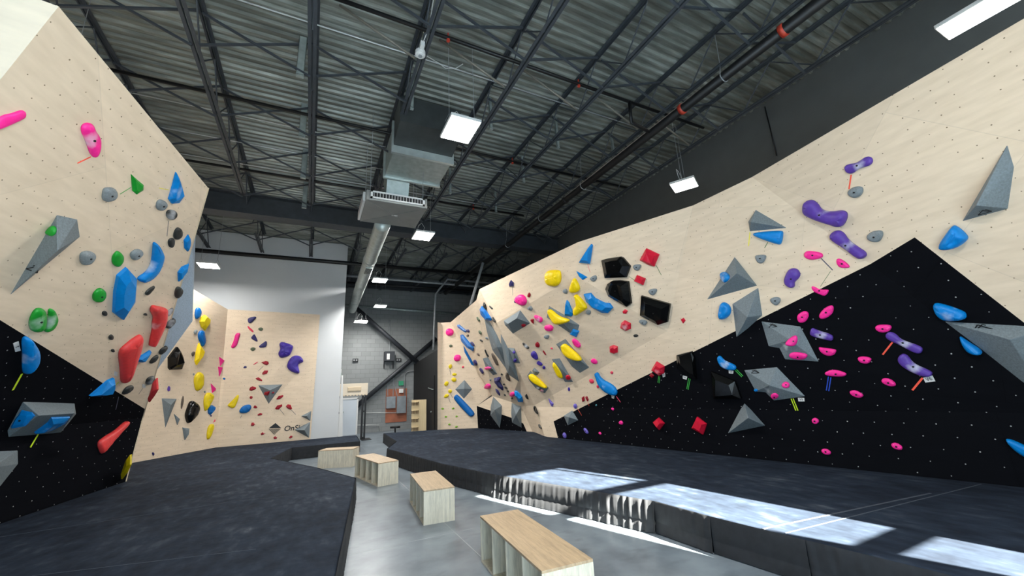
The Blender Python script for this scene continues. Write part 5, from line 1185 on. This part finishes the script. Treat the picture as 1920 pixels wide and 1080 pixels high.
# ---- panel C1
for lab, reg, col, kind, pts, kw in [
 ('tall blue spike hold near the top edge of the right wall', 's', 'blue', 'gem', '280,315 420,103 432,120 400,328', dict(h=0.12)),
 ('small blue triangle hold below the tall blue spike', 's', 'blue', 'gem', '245,408 372,478 318,510 275,470', {}),
 ('grey chip hold right of the small blue triangle', 's', 'slate', 'blob', '392,490 455,450 475,465 478,500 445,532 410,515', dict(bolt=True)),
 ('glossy black pentagon hold, highest of three big black ones', 's', 'gloss', 'gem', '532,285 600,265 750,243 780,255 863,352 815,480 570,490', dict(h=0.14, chalk=True, bolt=True)),
 ('grey chip hold between the black pentagon and red square', 's', 'slate', 'blob', '878,358 900,335 970,332 978,360 940,412 900,395', dict(bolt=True)),
 ('large red square hold near the top of the right wall', 's', 'red', 'gem', '960,285 1035,150 1182,220 1125,358 1060,340', dict(h=0.1)),
 ('smaller red square hold below the large red square', 's', 'red', 'gem', '895,520 930,452 1028,492 1000,567', dict(h=0.08)),
 ('grey chip hold above the lowest big black hold', 's', 'slate', 'blob', '1048,630 1090,608 1150,605 1155,630 1115,688 1075,672', dict(bolt=True)),
 ('glossy black rounded hold, middle of three big black ones', 's', 'gloss', 'gem', '577,610 600,550 660,512 740,508 840,520 873,770 820,812 610,690', dict(h=0.15, chalk=True, bolt=True, apex=None)),
 ('glossy black kite hold, lowest of three big black ones', 's', 'gloss', 'gem', '980,680 1312,775 1280,980 1170,1015 965,905', dict(h=0.15, chalk=True, bolt=True)),
]: hold(lab, reg, 'C1', col, kind, pts, **kw)
tape('thin red tape strip below the tall blue spike', 's', 'C1', 'pink', '370,335 400,425', w=0.008)
tape('thin olive tape strip below the large red square', 's', 'C1', 'sage', '1142,345 1200,455', w=0.01)
tape('thin tape strip left of the smaller red square', 's', 'C1', 'sage', '835,470 895,510', w=0.008)
# ---- roof panel D
for lab, reg, col, kind, pts, kw in [
 ('grey chip hold above the red comma, upper left roof panel', 'l', 'slate', 'blob', '835,135 885,98 920,135 910,178 860,160', dict(bolt=True)),
 ('pink oval hold, upper of two left of the yellow banana', 'l', 'pink', 'blob', '932,240 970,235 1060,270 1065,320 1040,348 980,320', dict(chalk=True)),
 ('red comma hold left of the upper pink oval, roof panel', 'l', 'darkred', 'blob', '880,310 905,287 940,295 930,330 940,368 915,350', {}),
 ('pink oval hold, lower of two left of the yellow banana', 'l', 'pink', 'blob', '1085,420 1100,385 1170,372 1215,400 1220,440 1190,472 1130,470', {}),
 ('grey chip hold in the middle of the roof panel', 'l', 'slate', 'blob', '1075,545 1110,518 1155,520 1155,560 1135,585 1095,570', {}),
 ('black hold with a pale centre on the roof panel', 'l', 'charcoal', 'blob', '768,630 800,640 870,700 865,728 825,715 785,675', dict(chalk=True)),
 ('dark red round hold above the purple holds, roof panel', 'l', 'darkred', 'blob', '955,650 980,620 1010,640 1022,690 1000,707 965,685', {}),
 ('tiny rose hold left of the middle yellow banana', 'l', 'rose', 'blob', '1172,710 1195,705 1215,728 1195,735', {}),
 ('small dark red hook hold, middle of the roof panel', 'l', 'darkred', 'blob', '1062,750 1078,748 1110,800 1115,822 1085,800', {}),
 ('purple hold with a chalk spot, largest of three on the roof panel', 'l', 'violet', 'blob', '895,790 920,752 970,770 1000,860 985,885 940,860 905,830', dict(bolt=True)),
 ('purple hold, middle one of three on the roof panel', 'l', 'violet', 'blob', '970,925 1000,893 1060,935 1058,970 1010,965', {}),
 ('purple hold, smallest of three on the roof panel', 'l', 'violet', 'blob', '1060,985 1080,962 1105,990 1095,1022 1070,1015', {}),
 ('blue upright hold beside the top of the yellow banana', 's', 'blue', 'gem', '140,732 165,760 212,880 195,920 118,910 125,780', dict(h=0.07)),
 ('yellow bell shaped hold at the top corner of the roof panel', 's', 'yellow', 'blob', '220,475 260,520 300,625 205,660 170,625 185,560', dict(h=0.1)),
 ('yellow three cornered hold below the yellow bell', 's', 'yellow', 'blob', '235,655 300,710 372,800 365,835 290,880 250,908 220,880 215,830 255,790 245,720', dict(h=0.1, spine='250,690 290,800 245,880')),
 ('long blue faceted banana hold with chalk on the roof panel', 's', 'blue', 'gem', '330,665 410,652 460,710 570,765 625,768 663,820 605,880 540,878 430,820 360,750', dict(h=0.1, chalk=True)),
 ('grey chip hold left of the yellow bell', 's', 'slate', 'blob', '85,630 120,605 150,620 145,665 110,660', {}),
 ('grey chip hold right of the yellow three cornered hold', 's', 'slate', 'blob', '345,870 375,842 410,850 405,895 375,900', {}),
 ('small red hold on the right of the roof panel', 's', 'red', 'gem', '765,860 790,838 825,855 805,890 770,885', {}),
 ('red block hold below the small red one, roof panel', 'd', 'red', 'gem', '940,475 955,463 985,478 985,505 962,515 935,500', dict(chalk=True)),
 ('small black dot hold near the right corner of the roof panel', 'd', 'charcoal', 'blob', '995,535 1010,530 1023,537 1015,545 1000,545', {}),
 ('lower red cube hold on the roof panel', 'd', 'red', 'gem', '883,590 900,582 922,590 922,618 905,625 885,618', {}),
 ('slanting pink oval hold above the middle grey volume', 'd', 'pink', 'blob', '700,555 715,550 740,572 745,590 735,598 712,585', {}),
 ('pink oval hold right of the middle yellow banana', 'd', 'pink', 'blob', '790,655 805,645 825,660 822,675 800,672', {}),
 ('grey chip hold below the blue flecked volume, lower right wall', 's', 'slate', 'blob', '945,965 985,950 1045,970 1035,1010 1005,1022 960,990', dict(bolt=True)),
]: hold(lab, reg, 'D', col, kind, pts, **kw)
hold('grey boxed volume with chalk marks, left end of the roof panel', 'l', 'D', 'grey', 'hull', '735,165 882,358 632,510 512,380 495,320', h=0.2, apex='685,285 560,365')
hold('red hold on the grey boxed volume', 'l', 'D', 'darkred', 'blob', '745,375 790,360 825,375 800,410 765,400', off=0.1)
hold('grey volume behind the two small purple holds, roof panel', 'l', 'D', 'grey', 'vol', '555,708 650,715 740,945 640,935', h=0.08, apex='650,800')
hold('small purple hold, upper of two on the narrow grey volume', 'l', 'D', 'violet', 'blob', '625,775 645,750 668,765 660,795 640,800', off=0.05)
hold('small purple hold, lower of two on the narrow grey volume', 'l', 'D', 'violet', 'blob', '635,890 665,860 690,885 680,915 650,915', off=0.05)
hold('small grey square volume above the lowest yellow banana', 'm', 'D', 'grey', 'vol', '845,110 875,62 948,130 915,175 870,160', h=0.08, apex='895,120')
hold('grey volume under the lowest yellow banana', 'm', 'D', 'grey', 'vol', '775,170 820,100 900,170 1080,345 1025,422 900,355 800,240', h=0.07, apex='900,260')
hold('yellow banana hold, lowest one, on the roof panel', 'm', 'D', 'yellow', 'blob', '800,180 825,150 870,155 930,200 1055,320 1050,345 1010,348 900,300 820,240', off=0.06, spine='830,185 920,240 1020,325', h=0.08)
hold('chalky rose hold below the lowest yellow banana', 'm', 'D', 'rose', 'blob', '950,370 975,355 1010,385 985,400', off=0.04, chalk=True)
hold('grey volume under the highest yellow banana', 'd', 'D', 'grey', 'vol', '587,392 668,440 740,488 723,548 680,520 575,450', h=0.09, apex='650,470')
hold('yellow banana hold, highest one, on the roof panel', 'd', 'D', 'yellow', 'blob', '585,415 600,408 640,445 690,458 690,470 655,483 620,485 600,455', off=0.07, spine='595,420 620,462 680,466', h=0.08)
hold('blue hold on the lower corner of the highest banana volume', 'd', 'D', 'blue', 'gem', '690,530 705,505 738,515 722,545', off=0.04)
hold('grey volume under the middle yellow banana', 'd', 'D', 'grey', 'vol', '667,551 787,695 740,722 700,690 620,577', h=0.09, apex='700,630')
hold('yellow banana hold, middle one, on the roof panel', 'd', 'D', 'yellow', 'blob', '648,590 665,573 690,590 750,645 745,663 700,655 660,630', off=0.07, spine='662,590 690,625 740,652', h=0.08)
hold('grey narrow volume with yellow and red holds, roof panel', 'd', 'D', 'grey', 'vol', '600,650 640,645 708,765 667,765', h=0.08, apex='655,705')
hold('yellow slim hold on the narrow grey volume', 'd', 'D', 'yellow', 'blob', '608,668 620,665 655,710 660,745 640,740 615,700', off=0.05)
hold('red hold on the foot of the narrow grey volume', 'd', 'D', 'red', 'blob', '670,730 685,725 698,745 685,752 673,745', off=0.04)
card('white grade card below the lowest yellow banana', 'm', 'D', '905,325 945,335 940,360 905,352', None, off=0.05)

# ---- lower birch strip and black part on plane A
for lab, reg, pl, col, kind, pts, kw in [
 ('small violet hold just below the roof panel edge', 'd', 'A', 'violet', 'blob', '680,790 688,785 693,800 685,808', {}),
 ('purple spike hold on the birch strip near the prow', 'm', 'A', 'lavender', 'gem', '1070,480 1140,550 1130,590 1115,590 1085,530', {}),
 ('purple ring like hold above the small low grey volume', 'i', 'A', 'lavender', 'blob', '185,480 205,475 217,500 205,520 190,505', {}),
 ('small red hold, left of a close pair on the birch strip', 'i', 'A', 'darkred', 'gem', '248,430 268,418 272,455 255,465', {}),
 ('small red hold, right of a close pair on the birch strip', 'i', 'A', 'darkred', 'gem', '275,425 290,418 302,445 295,460', {}),
 ('rose hold left of the long wavy blue hold, upper of two', 'i', 'A', 'rose', 'blob', '305,290 325,285 347,305 335,325 315,320', {}),
 ('rose hold left of the long wavy blue hold, lower of two', 'i', 'A', 'rose', 'blob', '360,335 378,335 382,355 368,362', {}),
 ('long wavy blue hold across the birch and black border', 'i', 'A', 'blue', 'blob', '352,245 375,232 400,285 490,330 525,375 520,415 480,412 420,385 380,330', dict(spine='368,250 390,310 440,350 500,390', chalk=True)),
 ('small pink hold above the long wavy blue hold', 'i', 'A', 'rose', 'blob', '465,235 480,225 492,240 480,256', {}),
 ('tiny teal hold at the left tip of the black part', 'i', 'A', 'teal', 'blob', '352,487 362,480 368,492 358,498', {}),
 ('small pink hold, upper of two left on the black kicker', 'i', 'KR', 'pink', 'blob', '472,515 485,505 500,518 490,535', {}),
 ('pink hold, lower of two left on the black kicker', 'i', 'KR', 'pink', 'blob', '530,620 550,603 568,620 560,642 540,635', {}),
 ('small pink hold just above the mat, left on the black kicker', 'i', 'KR', 'pink', 'blob', '375,700 388,690 403,708 392,720', {}),
 ('purple oval hold, right of two near the mat', 'i', 'KR', 'lavender', 'blob', '262,670 275,658 300,690 300,710 280,705', dict(bolt=True)),
 ('purple oval hold, left of two near the mat', 'i', 'KR', 'lavender', 'blob', '103,710 115,693 133,715 130,745 112,740', dict(bolt=True)),
 ('chalky red cube hold at the birch and black border', 'i', 'A', 'red', 'gem', '785,220 825,152 885,190 880,245 845,262', dict(chalk=True, h=0.09)),
 ('small dark red block under the chalky red cube', 'i', 'A', 'darkred', 'gem', '765,262 785,240 805,262 790,282', {}),
 ('glossy black upright hold at the birch and black border', 'e', 'A', 'gloss', 'gem', '232,630 305,611 318,640 328,748 300,740 235,690', dict(h=0.14, apex='240,640 292,620 300,640 308,725 290,722 245,680')),
 ('red cube hold low on the black kicker, left one', 'e', 'KR', 'red', 'gem', '118,955 145,932 172,960 148,992', dict(h=0.1)),
 ('red cube hold low on the black kicker, right one', 'e', 'KR', 'red', 'gem', '303,985 330,928 375,962 358,1015', dict(h=0.1)),
 ('dark matte volume hardly visible on the black part', 'e', 'A', 'gloss', 'gem', '397,707 515,755 545,840 410,842', dict(h=0.12)),
 ('blue bean hold with green tape on the black part', 'e', 'A', 'blue', 'blob', '425,640 440,632 460,658 518,680 515,705 480,705 445,690 428,665', dict(spine='438,648 455,680 500,692', chalk=True)),
 ('blue rounded hold under the grey triangle on the birch', 'e', 'A', 'blue', 'blob', '430,440 440,385 460,373 490,395 493,430 470,455 440,463', dict(chalk=True, h=0.1)),
 ('grey chip hold above the big grey triangle volume', 'e', 'A', 'slate', 'blob', '603,155 625,148 660,148 660,165 645,190 620,190', dict(bolt=True)),
 ('grey chip hold just above the black part, right wall', 'e', 'A', 'slate', 'blob', '672,365 700,350 732,355 728,380 705,397', dict(bolt=True)),
 ('tiny red hold right of the lowest glossy black kite', 'e', 'A', 'red', 'gem', '248,460 262,452 272,465 260,480', {}),
 ('blue long hold hanging under the grey roof shaped volume', 'j', 'A', 'blue', 'blob', '878,565 1110,545 1120,570 1105,660 1060,655 890,595', dict(h=0.09)),
 ('purple kidney hold right of the big grey triangle', 'j', 'A', 'purple', 'blob', '1120,950 1140,880 1175,840 1230,845 1255,890 1235,925 1205,950 1210,985 1180,1000 1140,980', dict(spine='1200,875 1160,930 1180,980', bolt=True, h=0.07)),
 ('pink oval hold with a dark strip, highest pink on the right', 'f', 'A', 'pink', 'blob', '22,685 45,665 120,675 140,690 135,710 70,725 30,710', dict(bolt=True)),
 ('small pink hold right of the highest pink oval', 'f', 'A', 'pink', 'blob', '215,720 235,710 275,735 300,760 290,770 240,770 220,750', dict(bolt=True)),
 ('pink smile shaped hold at the birch and black border', 'f', 'A', 'pink', 'blob', '65,880 85,878 120,900 170,897 172,910 150,940 110,925 80,910', dict(bolt=True)),
 ('pink hold on the black part, left of the top pair', 'g', 'A', 'pink', 'blob', '-15,90 20,68 45,72 52,95 35,130 0,138 -15,120', dict(bolt=True)),
 ('pink hold on the black part, right of the top pair', 'g', 'A', 'pink', 'blob', '107,88 140,50 180,33 192,50 185,85 140,115 110,112', dict(bolt=True)),
 ('chalky purple hold below the top pink pair', 'g', 'A', 'purple', 'blob', '55,185 70,160 95,175 180,200 190,220 180,240 120,225 60,210', dict(chalk=True, bolt=True)),
 ('pink smile hold below the short chalky purple hold', 'g', 'A', 'pink', 'blob', '102,270 130,275 200,283 207,295 190,320 150,323 115,300', dict(bolt=True)),
 ('pink hold touching the end of a chalky purple hold', 'g', 'A', 'pink', 'blob', '420,160 440,145 510,145 518,165 500,185 460,193 430,180', dict(bolt=True)),
 ('long chalky purple hold on the black part, upper of two', 'g', 'A', 'purple', 'blob', '478,205 500,182 540,195 570,230 680,265 695,285 680,310 640,305 560,260 490,230', dict(spine='500,205 580,245 675,290', chalk=True, bolt=True)),
 ('long chalky purple hold with a card, lower of two', 'g', 'A', 'purple', 'blob', '548,335 570,308 605,312 640,365 740,405 748,425 730,440 680,437 600,400 555,365', dict(spine='575,335 620,385 730,425', chalk=True, bolt=True)),
 ('pink hold alone left of the lower long purple hold', 'g', 'A', 'pink', 'blob', '320,335 345,322 400,330 403,350 380,368 340,362', dict(bolt=True)),
 ('pink hold with two blue tape strips below', 'g', 'A', 'pink', 'blob', '135,415 185,395 260,415 262,430 240,440 150,435', dict(bolt=True)),
 ('pink oval hold under the long purple holds, slanting', 'g', 'A', 'pink', 'blob', '455,460 470,445 510,450 540,475 540,490 510,495 470,480', dict(bolt=True)),
 ('pink hold right below the blue taped one', 'g', 'A', 'pink', 'blob', '275,520 310,512 355,535 358,550 330,560 290,545', dict(bolt=True)),
 ('small pink foothold, highest of three low on the right', 'g', 'KR', 'pink', 'blob', '65,680 85,667 107,680 105,700 85,707 70,698', dict(bolt=True)),
 ('small pink foothold, rightmost of three low ones', 'g', 'KR', 'pink', 'blob', '510,815 540,807 578,830 575,852 545,850 520,838', dict(bolt=True)),
 ('small pink foothold, lowest one near the mat', 'g', 'KR', 'pink', 'blob', '115,850 145,840 177,860 170,880 135,877', dict(bolt=True)),
 ('blue hold tucked under the big grey corner volume', 'g', 'A', 'blue', 'blob', '890,200 950,240 1030,290 1020,318 950,310 915,270', dict(h=0.08)),
 ('blue hold cut by the right edge of the photo, near the mat', 'g', 'KR', 'blue', 'blob', '1150,790 1180,785 1260,820 1400,890 1400,960 1260,890 1200,850', dict(spine='1180,805 1390,920', h=0.07)),
 ('dumbbell shaped purple hold, highest on the leaning panel', 'f', 'B', 'purple', 'blob', '265,165 290,150 340,145 395,103 430,110 438,135 420,160 350,180 310,212 275,200', dict(spine='290,180 350,160 415,130', chalk=True, bolt=True)),
 ('grey chip hold below the purple dumbbell', 'f', 'B', 'slate', 'blob', '280,320 310,290 350,282 380,290 375,330 335,355 300,345', dict(bolt=True)),
 ('largest purple curved hold on the birch, right wall', 'f', 'B', 'purple', 'blob', '20,410 35,370 75,360 110,385 130,420 180,435 265,422 292,450 270,510 235,528 190,512 120,490 70,470 30,450', dict(spine='65,405 120,450 180,475 245,475', chalk=True, bolt=True, h=0.11)),
 ('purple bar hold below the largest purple hold', 'f', 'B', 'purple', 'blob', '180,575 200,550 240,543 270,565 290,600 350,645 398,675 400,700 370,718 330,700 270,650 200,610', dict(spine='215,580 280,625 370,690', chalk=True, bolt=True, h=0.08)),
 ('grey chip hold right of the purple bar', 'f', 'B', 'slate', 'blob', '395,580 430,550 490,543 500,570 480,610 450,617 410,605', dict(bolt=True)),
 ('blue block hold below the tall grey volume, right wall', 'f', 'B', 'blue', 'blob', '822,640 905,520 930,512 1000,570 1005,600 940,650 850,665', dict(h=0.1)),
 ('chalky blue hold above the big grey corner volume', 'g', 'B', 'blue', 'blob', '750,25 790,22 920,65 942,90 935,115 850,125 800,118 760,70', dict(chalk=True, h=0.08)),
]: hold(lab, reg, pl, col, kind, pts, **kw)
hold('small grey volume at the left tip of the black part', 'i', 'A', 'grey', 'vol', '108,570 175,528 222,605 140,645', h=0.14, apex='150,582')
hold('grey pyramid volume low on the black kicker', 'e', 'KR', 'grey', 'vol', '553,858 655,972 473,1010', h=0.24, apex='572,935')
v = hold('large grey volume with two pink holds, upper one on the black part', 'e', 'A', 'grey', 'vol', '632,467 825,492 862,560 917,667 750,655 722,600 668,590', h=0.12, apex='775,560', chalk=True); mark(v, 'e', 'A', '690,490', 0.06, 0.035)
hold('pink hold on the upper large grey volume, higher one', 'e', 'A', 'pink', 'blob', '742,580 790,535 812,540 808,580 780,593', off=0.1, bolt=True)
hold('pink hold on the upper large grey volume, lower one', 'e', 'A', 'pink', 'blob', '768,625 800,615 858,625 860,640 835,655 775,645', off=0.06, bolt=True)
v = hold('large grey volume with two round pink holds, lower on the black part', 'e', 'A', 'grey', 'vol', '550,703 712,688 852,832 697,853 655,812 607,808', h=0.14, apex='675,778', chalk=True); mark(v, 'e', 'A', '605,712', 0.06, 0.035)
hold('round pink hold on the lower large grey volume, right one', 'e', 'A', 'pink', 'blob', '730,775 750,758 773,765 772,790 745,793', off=0.09, bolt=True)
hold('round pink hold on the lower large grey volume, left one', 'e', 'A', 'pink', 'blob', '680,822 705,812 724,828 705,843 685,840', off=0.06, bolt=True)
hold('tiny blue hold on the corner of the lower large grey volume', 'e', 'A', 'blue', 'blob', '600,798 613,792 623,803 610,810', off=0.01)
hold('big grey triangle volume with a blue hold on the birch', 'e', 'A', 'grey', 'vol', '372,366 507,158 617,298', h=0.24, apex='518,237')
hold('blue hold stuck on the big grey triangle volume', 'e', 'A', 'blue', 'blob', '443,240 465,228 487,250 480,270 458,287 447,270', off=0.1, chalk=True)
v = hold('grey kite volume hanging just above the black part', 'e', 'A', 'grey', 'vol', '495,385 622,305 642,440 570,505 515,547', h=0.2, apex='568,450', chalk=True)
hold('grey roof shaped volume with a blue hold beneath, birch part', 'j', 'A', 'grey', 'vol', '842,480 902,387 1148,530 855,557', h=0.16, apex='862,482')
v = hold('tall grey pointed volume at the upper right', 'f', 'B', 'grey', 'vol', '1237,30 1278,165 1240,418 965,493', h=0.2, apex='1048,398'); mark(v, 'f', 'B', '1095,435', 0.05, 0.09)
v = hold('big grey corner volume at the right edge of the photo', 'g', 'B', 'grey', 'vol', '808,128 1250,152 1420,160 1420,600 1255,480 1020,290', h=0.16, apex='1180,230'); mark(v, 'g', 'B', '1020,165', 0.08, 0.055, -1)
tape('orange tape strip below the purple dumbbell', 'f', 'B', 'orange', '305,215 292,300', w=0.016)
tape('dark tape strip below the highest pink oval', 'f', 'A', 'dark', '125,712 195,783', w=0.012)
tape('faint tape strip above the pink smile at the border', 'f', 'A', 'sage', '182,790 122,880', w=0.006)
tape('orange tape strip below the upper long purple hold', 'g', 'A', 'orange', '520,245 465,315', w=0.018)
tape('orange tape strip below the lower long purple hold', 'g', 'A', 'orange', '690,445 632,515', w=0.02)
tape('two blue tape strips under a pink hold', 'g', 'A', 'blue', '167,440 155,518', True)
tape('two lime tape strips under the lower large grey volume', 'e', 'A', 'lime', '785,842 812,910', True, w=0.014)
tape('two green tape strips below the blue bean hold', 'e', 'A', 'green', '513,703 545,735', True)
tape('two green tape strips below the chalky red cube', 'i', 'A', 'green', '843,266 836,318', True)
tape('two green tape strips below the glossy black upright hold', 'e', 'A', 'green', '290,745 280,797', True)
tape('yellow tape strip left under the grey roof shaped volume', 'j', 'A', 'yellow', '857,562 845,670', w=0.014)
tape('thin green tape strip under the blue hanging hold', 'j', 'A', 'sage', '995,640 970,685', w=0.01)
tape('red tape strip below the long wavy blue hold', 'i', 'A', 'pink', '512,420 545,466', w=0.02)
tape('thin red tape strip below the close red pair', 'i', 'A', 'orange', '293,462 305,496', w=0.008)
tape('thin red tape strip beside the purple ring hold', 'i', 'A', 'orange', '217,515 248,568', w=0.008)
card('white grade card at the end of the lower long purple hold', 'g', 'A', '692,445 745,432 762,465 705,472', 'V6')
card('white grade card under the blue bean hold', 'e', 'A', '478,705 502,708 500,722 480,720', 'V5')
card('white grade card right under the lower large grey volume', 'e', 'A', '812,838 843,838 845,855 815,855', 'V3')
card('white grade card beside the chalky red cube', 'i', 'A', '862,250 885,240 888,268 870,277', 'V2')
card('white grade card beside the glossy black upright hold', 'i', 'A', '1022,262 1056,270 1050,294 1022,285', 'V7')
card('white grade card under the long wavy blue hold', 'i', 'A', '475,412 498,418 495,440 478,435', 'V1')
